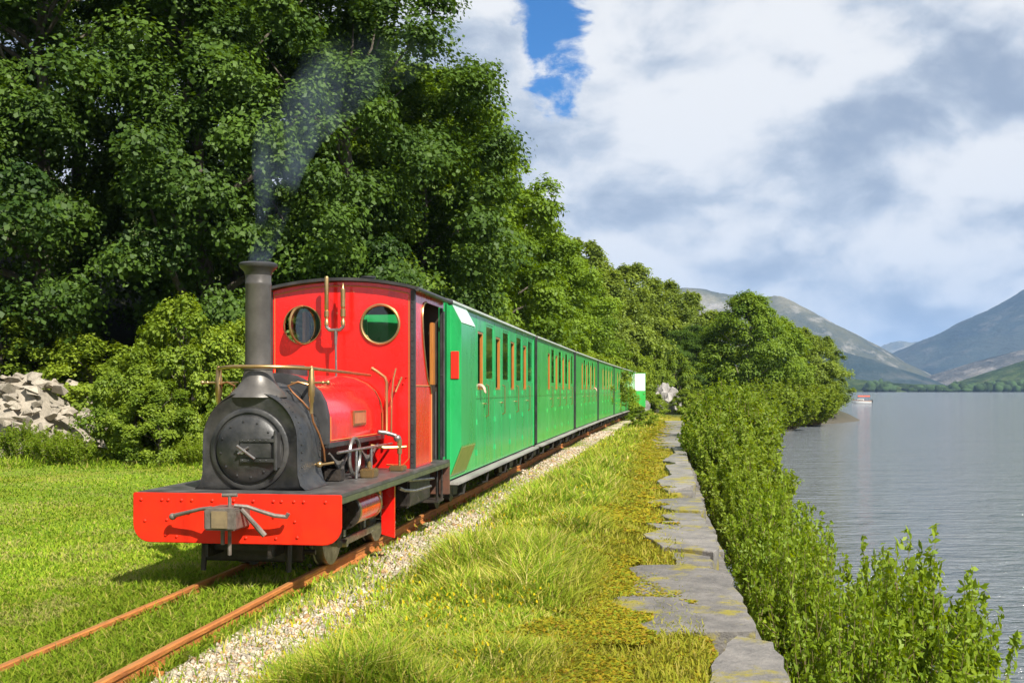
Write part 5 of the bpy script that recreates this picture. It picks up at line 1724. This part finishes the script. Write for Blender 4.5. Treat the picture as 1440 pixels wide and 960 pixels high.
    # bogies
    for by in (1.3, CL - 1.3):
        for s in (-1, 1):
            mb = MB(); mb.box(s * .45 - .03, s * .45 + .03, by - .62, by + .62, .16, .30); mb.box(s * .45 - .05, s * .45 + .05, by - .16, by + .16, .12, .34); mb.build('bogie_frame', M['under'], T, bevel=.01)
        for dy in (-.4, .4):
            for s in (-1, 1):
                mb = MB(); mb.lathe([(.001, -.04), (.19, -.04), (.19, .04), (.001, .04)], (s * .33, by + dy, .19), 'x', 24); w = mb.build('wheel', M['dirty'], T)
                mb = MB(); mb.box(s * .47 - .05, s * .47 + .06, by + dy - .07, by + dy + .07, .12, .28); mb.build('axle_box', M['under'], w, bevel=.012)
    mb = MB(); mb.tube([(0, -.28, .42), (0, .02, .42)], .05, 10); mb.tube([(0, CL - .02, .42), (0, CL + .26, .42)], .05, 10); mb.lathe([(.001, -.30), (.10, -.30), (.10, -.27), (.001, -.27)], (0, 0, .42), 'y', 18); mb.build('coupler', M['under'], T)
    for x in (-.3, .34):
        mb = MB(); mb.tube([(x, CL - .02, .55), (x, CL + .12, .38), (x, CL + .24, .36)], .025, 8); mb.build('brake_hose', M['under'], T)
    mb = MB(); mb.box(-.20, .20, 2.9, 4.4, .18, .34); mb.tube([(.5, 1.9, .26), (.5, 5.6, .26)], .02, 6); mb.tube([(-.5, 1.9, .26), (-.5, 5.6, .26)], .02, 6); mb.build('truss_and_tank', M['under'], T)
    return T


coach_lead = make_coach(M['green'], ducket=True)
coach_std = make_coach(M['green2'])
coach_last = make_coach(M['green2'], sky_window_door=True)


def set_on_track(T, y_front, length):
    """both ends of the vehicle on the centre line"""
    x0 = float(Xc(y_front)); y1 = y_front + length * .985; x1 = float(Xc(y1))
    T.location = (x0, y_front, 0)
    T.rotation_euler = (0, 0, -math.atan2(x1 - x0, y1 - y_front))
    return y_front + length * math.cos(math.atan2(x1 - x0, y1 - y_front))


labels = ['first green coach behind the locomotive, with guard lookout bulge and pale sloping panel',
          'second green coach, coupled directly behind the lookout coach',
          'third green coach of the train, middle of the row of windowed coaches',
          'fourth green coach, third after the lookout coach',
          'fifth green coach, the one before the coach with the open door',
          'last green coach of the train with an open door, its window white with reflected sky']
yy = 11.72 + .02
coaches = []
for i, lab in enumerate(labels):
    T = coach_lead if i == 0 else coach_last if i == 5 else coach_std if i == 1 else copy_tree(coach_std)
    tag(T, lab, 'railway coach', 'green coaches of the train')
    coaches.append((T, yy))
    yy = set_on_track(T, yy, CL) + .5


# ================================================================== passengers with a hand on the window sill
def person(parent_coach, wy, label):
    """seated figure inside the compartment, forearm on the door sill, hand outside"""
    me = bpy.data.meshes.new('person')
    V = [(.30, wy + .30, .92), (.30, wy + .31, 1.08), (.30, wy + .31, 1.26), (.30, wy + .30, 1.40), (.30, wy + .29, 1.50), (.30, wy + .27, 1.60), (.30, wy + .26, 1.70),
         (.20, wy - .10, .92), (.40, wy - .10, .92), (.20, wy - .14, .50), (.40, wy - .14, .50),
         (.47, wy + .28, 1.40), (.56, wy + .16, 1.30), (.655, wy - .02, 1.455), (.70, wy - .06, 1.455), (.742, wy - .075, 1.445),
         (.13, wy + .28, 1.40), (.10, wy + .14, 1.16), (.20, wy - .05, .98),
         (.762, wy - .105, 1.40), (.768, wy - .085, 1.395), (.768, wy - .065, 1.395), (.765, wy - .047, 1.40), (.735, wy - .03, 1.43),
         (.772, wy - .108, 1.365), (.778, wy - .087, 1.355), (.778, wy - .065, 1.355), (.774, wy - .045, 1.365), (.742, wy - .015, 1.40)]
    E = [(0, 1), (1, 2), (2, 3), (3, 4), (4, 5), (5, 6), (0, 7), (0, 8), (7, 9), (8, 10), (3, 11), (11, 12), (12, 13), (13, 14), (14, 15), (3, 16), (16, 17), (17, 18),
         (15, 19), (15, 20), (15, 21), (15, 22), (14, 23), (19, 24), (20, 25), (21, 26), (22, 27), (23, 28)]
    rad = [.13, .13, .14, .13, .055, .095, .09, .075, .075, .05, .05, .06, .048, .034, .028, .03, .06, .045, .035] + [.010] * 5 + [.008] * 5
    me.from_pydata(V, E, [])
    o = put('person', me)
    md = o.modifiers.new('skin', 'SKIN')
    for i, r in enumerate(rad):
        me.skin_vertices[0].data[i].radius = (r, r)
    me.skin_vertices[0].data[0].use_root = True
    sd = o.modifiers.new('sub', 'SUBSURF'); sd.levels = 2; sd.render_levels = 2
    me.materials.append(M['skin'])
    T, y = parent_coach
    o.location = T.location; o.rotation_euler = T.rotation_euler
    # clothing as a slightly larger shirt round chest and arm
    mb = MB(); mb.tube([(.30, wy + .30, .90), (.30, wy + .31, 1.08), (.30, wy + .31, 1.28), (.30, wy + .30, 1.45)], [.15, .155, .165, .10], 14); mb.tube([(.40, wy + .29, 1.40), (.48, wy + .27, 1.39), (.565, wy + .15, 1.305), (.65, wy - .01, 1.45)], [.075, .072, .06, .044], 10)
    mb.build('shirt', M['shirt'], o)
    mb = MB(); mb.ball((.30, wy + .285, 1.705), .112, 2, (1, 1, .85)); mb.build('hair', M['hair'], o)
    tag(o, label, 'person', 'passengers at the coach windows')
    return o


person(coaches[0], DOORS[0], 'passenger with hand on the door sill of the first coach')
person(coaches[2], DOORS[3], 'passenger with hand on the door sill of the third coach')


# ================================================================== boat on the lake
boat = empty('motor_boat', (69.5, 212, WATER_Z), R(75), 'small white motor boat with red canopy far out on the lake', 'boat')


def build_boat(T):
    L_ = 4.6
    rings = []
    for i in range(9):
        f = i / 8; y = -L_ / 2 + L_ * f
        w = .95 * math.sin(math.pi * (.30 + .70 * (1 - f) * .75 + 0)) ** .6 if f < .95 else .06
        w = .95 * (1 - max(0, (f - .35) / .65) ** 2.4) + .03
        sh = .62 + .30 * f * f
        rings.append([(-w, y, sh), (-w * .92, y, .1), (-w * .45, y, -.18 + .1 * f), (0, y, -.25 + .16 * f), (w * .45, y, -.18 + .1 * f), (w * .92, y, .1), (w, y, sh)])
    mb = MB(); mb.loft(rings); mb.build('hull', M['white'], T, smooth=40)
    mb = MB()
    for s in (-1, 1): mb.tube([(s * q[6][0], q[6][1], q[6][2]) for q in rings], .05, 6)
    mb.build('rubbing_strake', M['wood'], T)
    mb = MB(); mb.box(-.72, .72, -.5, 1.0, .6, 1.15); mb.build('cabin', M['white'], T, bevel=.05)
    for s in (-1, 1):
        mb = MB(); mb.box(min(s * .722, s * .735), max(s * .722, s * .735), -.35, .8, .80, 1.05); mb.build('window', M['glass'], T)
    mb = MB(); n = 8
    q = lambda y: [(-.95 + 1.9 * i / n, y, 1.72 + .26 * (1 - (-1 + 2 * i / n) ** 2)) for i in range(n + 1)]
    mb.loft([q(-1.9) + [(x, y, z - .04) for x, y, z in reversed(q(-1.9))], q(.9) + [(x, y, z - .04) for x, y, z in reversed(q(.9))]])
    mb.build('canopy', surf('orange_red_canvas', (.72, .10, .04), (.62, .07, .03), .8, 0, 3), T, smooth=40)
    for s in (-1, 1):
        for y in (-1.8, .8):
            mb = MB(); mb.tube([(s * .85, y, .6), (s * .9, y, 1.74)], .025, 6); mb.build('canopy_post', M['bright'], T)
    mb = MB(); mb.box(-.25, .25, -2.62, -2.3, .1, .95); mb.build('outboard_motor', M['black'], T, bevel=.05)


build_boat(boat)
boat.scale = (.8, .8, .8)


# ================================================================== smoke and haze
def build_smoke():
    cx, cy = -0.0, .42
    p = loco.matrix_world
    base = Vector((loco.location.x, loco.location.y, 0)) + Vector((math.sin(math.atan(.143)) * .42, math.cos(math.atan(.143)) * .42, 2.36))
    rings = []
    for i in range(13):
        f = i / 12
        c = base + Vector((.04 * f + .9 * f ** 2.2 + .05 * math.sin(9 * f), .25 * f + .5 * f * f, 1.9 * f))
        r = .085 + .14 * f + .42 * f * f
        rings.append([c + Vector((r * math.cos(a) * (1 + .1 * math.sin(3 * a + 5 * f)), r * math.sin(a), 0)) for a in [2 * math.pi * k / 20 for k in range(20)]])
    mb = MB(); mb.loft(rings)
    m = bpy.data.materials.new('thin_blue_grey_smoke'); m.use_nodes = True
    nt = m.node_tree; nt.nodes.clear()
    N = nt.nodes.new; L = nt.links.new
    v = N('ShaderNodeVolumePrincipled'); v.inputs['Color'].default_value = (.42, .56, .74, 1); v.inputs['Anisotropy'].default_value = .2
    tc = N('ShaderNodeTexCoord'); mp = N('ShaderNodeMapping'); mp.inputs['Scale'].default_value = (1, 1, .45); L(tc.outputs['Object'], mp.inputs[0])
    n = N('ShaderNodeTexNoise'); n.inputs['Scale'].default_value = 3.2; n.inputs['Detail'].default_value = 4; n.inputs['Distortion'].default_value = .8; L(mp.outputs[0], n.inputs['Vector'])
    mr = N('ShaderNodeMapRange'); L(n.outputs['Fac'], mr.inputs[0]); mr.inputs[1].default_value = .42; mr.inputs[2].default_value = .66; mr.inputs[3].default_value = 0; mr.inputs[4].default_value = 1.0
    sp = N('ShaderNodeSeparateXYZ'); L(tc.outputs['Object'], sp.inputs[0])
    fz = N('ShaderNodeMapRange'); L(sp.outputs[2], fz.inputs[0]); fz.inputs[1].default_value = 2.36; fz.inputs[2].default_value = 4.2; fz.inputs[3].default_value = 1.6; fz.inputs[4].default_value = .0
    mu = N('ShaderNodeMath'); mu.operation = 'MULTIPLY'; L(mr.outputs[0], mu.inputs[0]); L(fz.outputs[0], mu.inputs[1])
    L(mu.outputs[0], v.inputs['Density'])
    o = N('ShaderNodeOutputMaterial'); L(v.outputs[0], o.inputs['Volume'])
    ob = mb.build('chimney_smoke', m, None)
    tag(ob, 'thin blue grey smoke rising from the locomotive chimney', 'smoke', kind='stuff')


build_smoke()


def build_haze():
    mb = MB(); mb.box(-9500, 9800, -4200, 14500, -25, 680)
    m = bpy.data.materials.new('lake_haze'); m.use_nodes = True
    nt = m.node_tree; nt.nodes.clear()
    v = nt.nodes.new('ShaderNodeVolumePrincipled')
    v.inputs['Color'].default_value = (.40, .62, 1.0, 1)
    v.inputs['Density'].default_value = 1.05e-4
    v.inputs['Anisotropy'].default_value = 0.0
    o = nt.nodes.new('ShaderNodeOutputMaterial')
    nt.links.new(v.outputs[0], o.inputs['Volume'])
    ob = mb.build('haze', m, None, smooth=0)
    tag(ob, 'pale blue air between the camera and the far mountains', 'haze', kind='stuff')


build_haze()
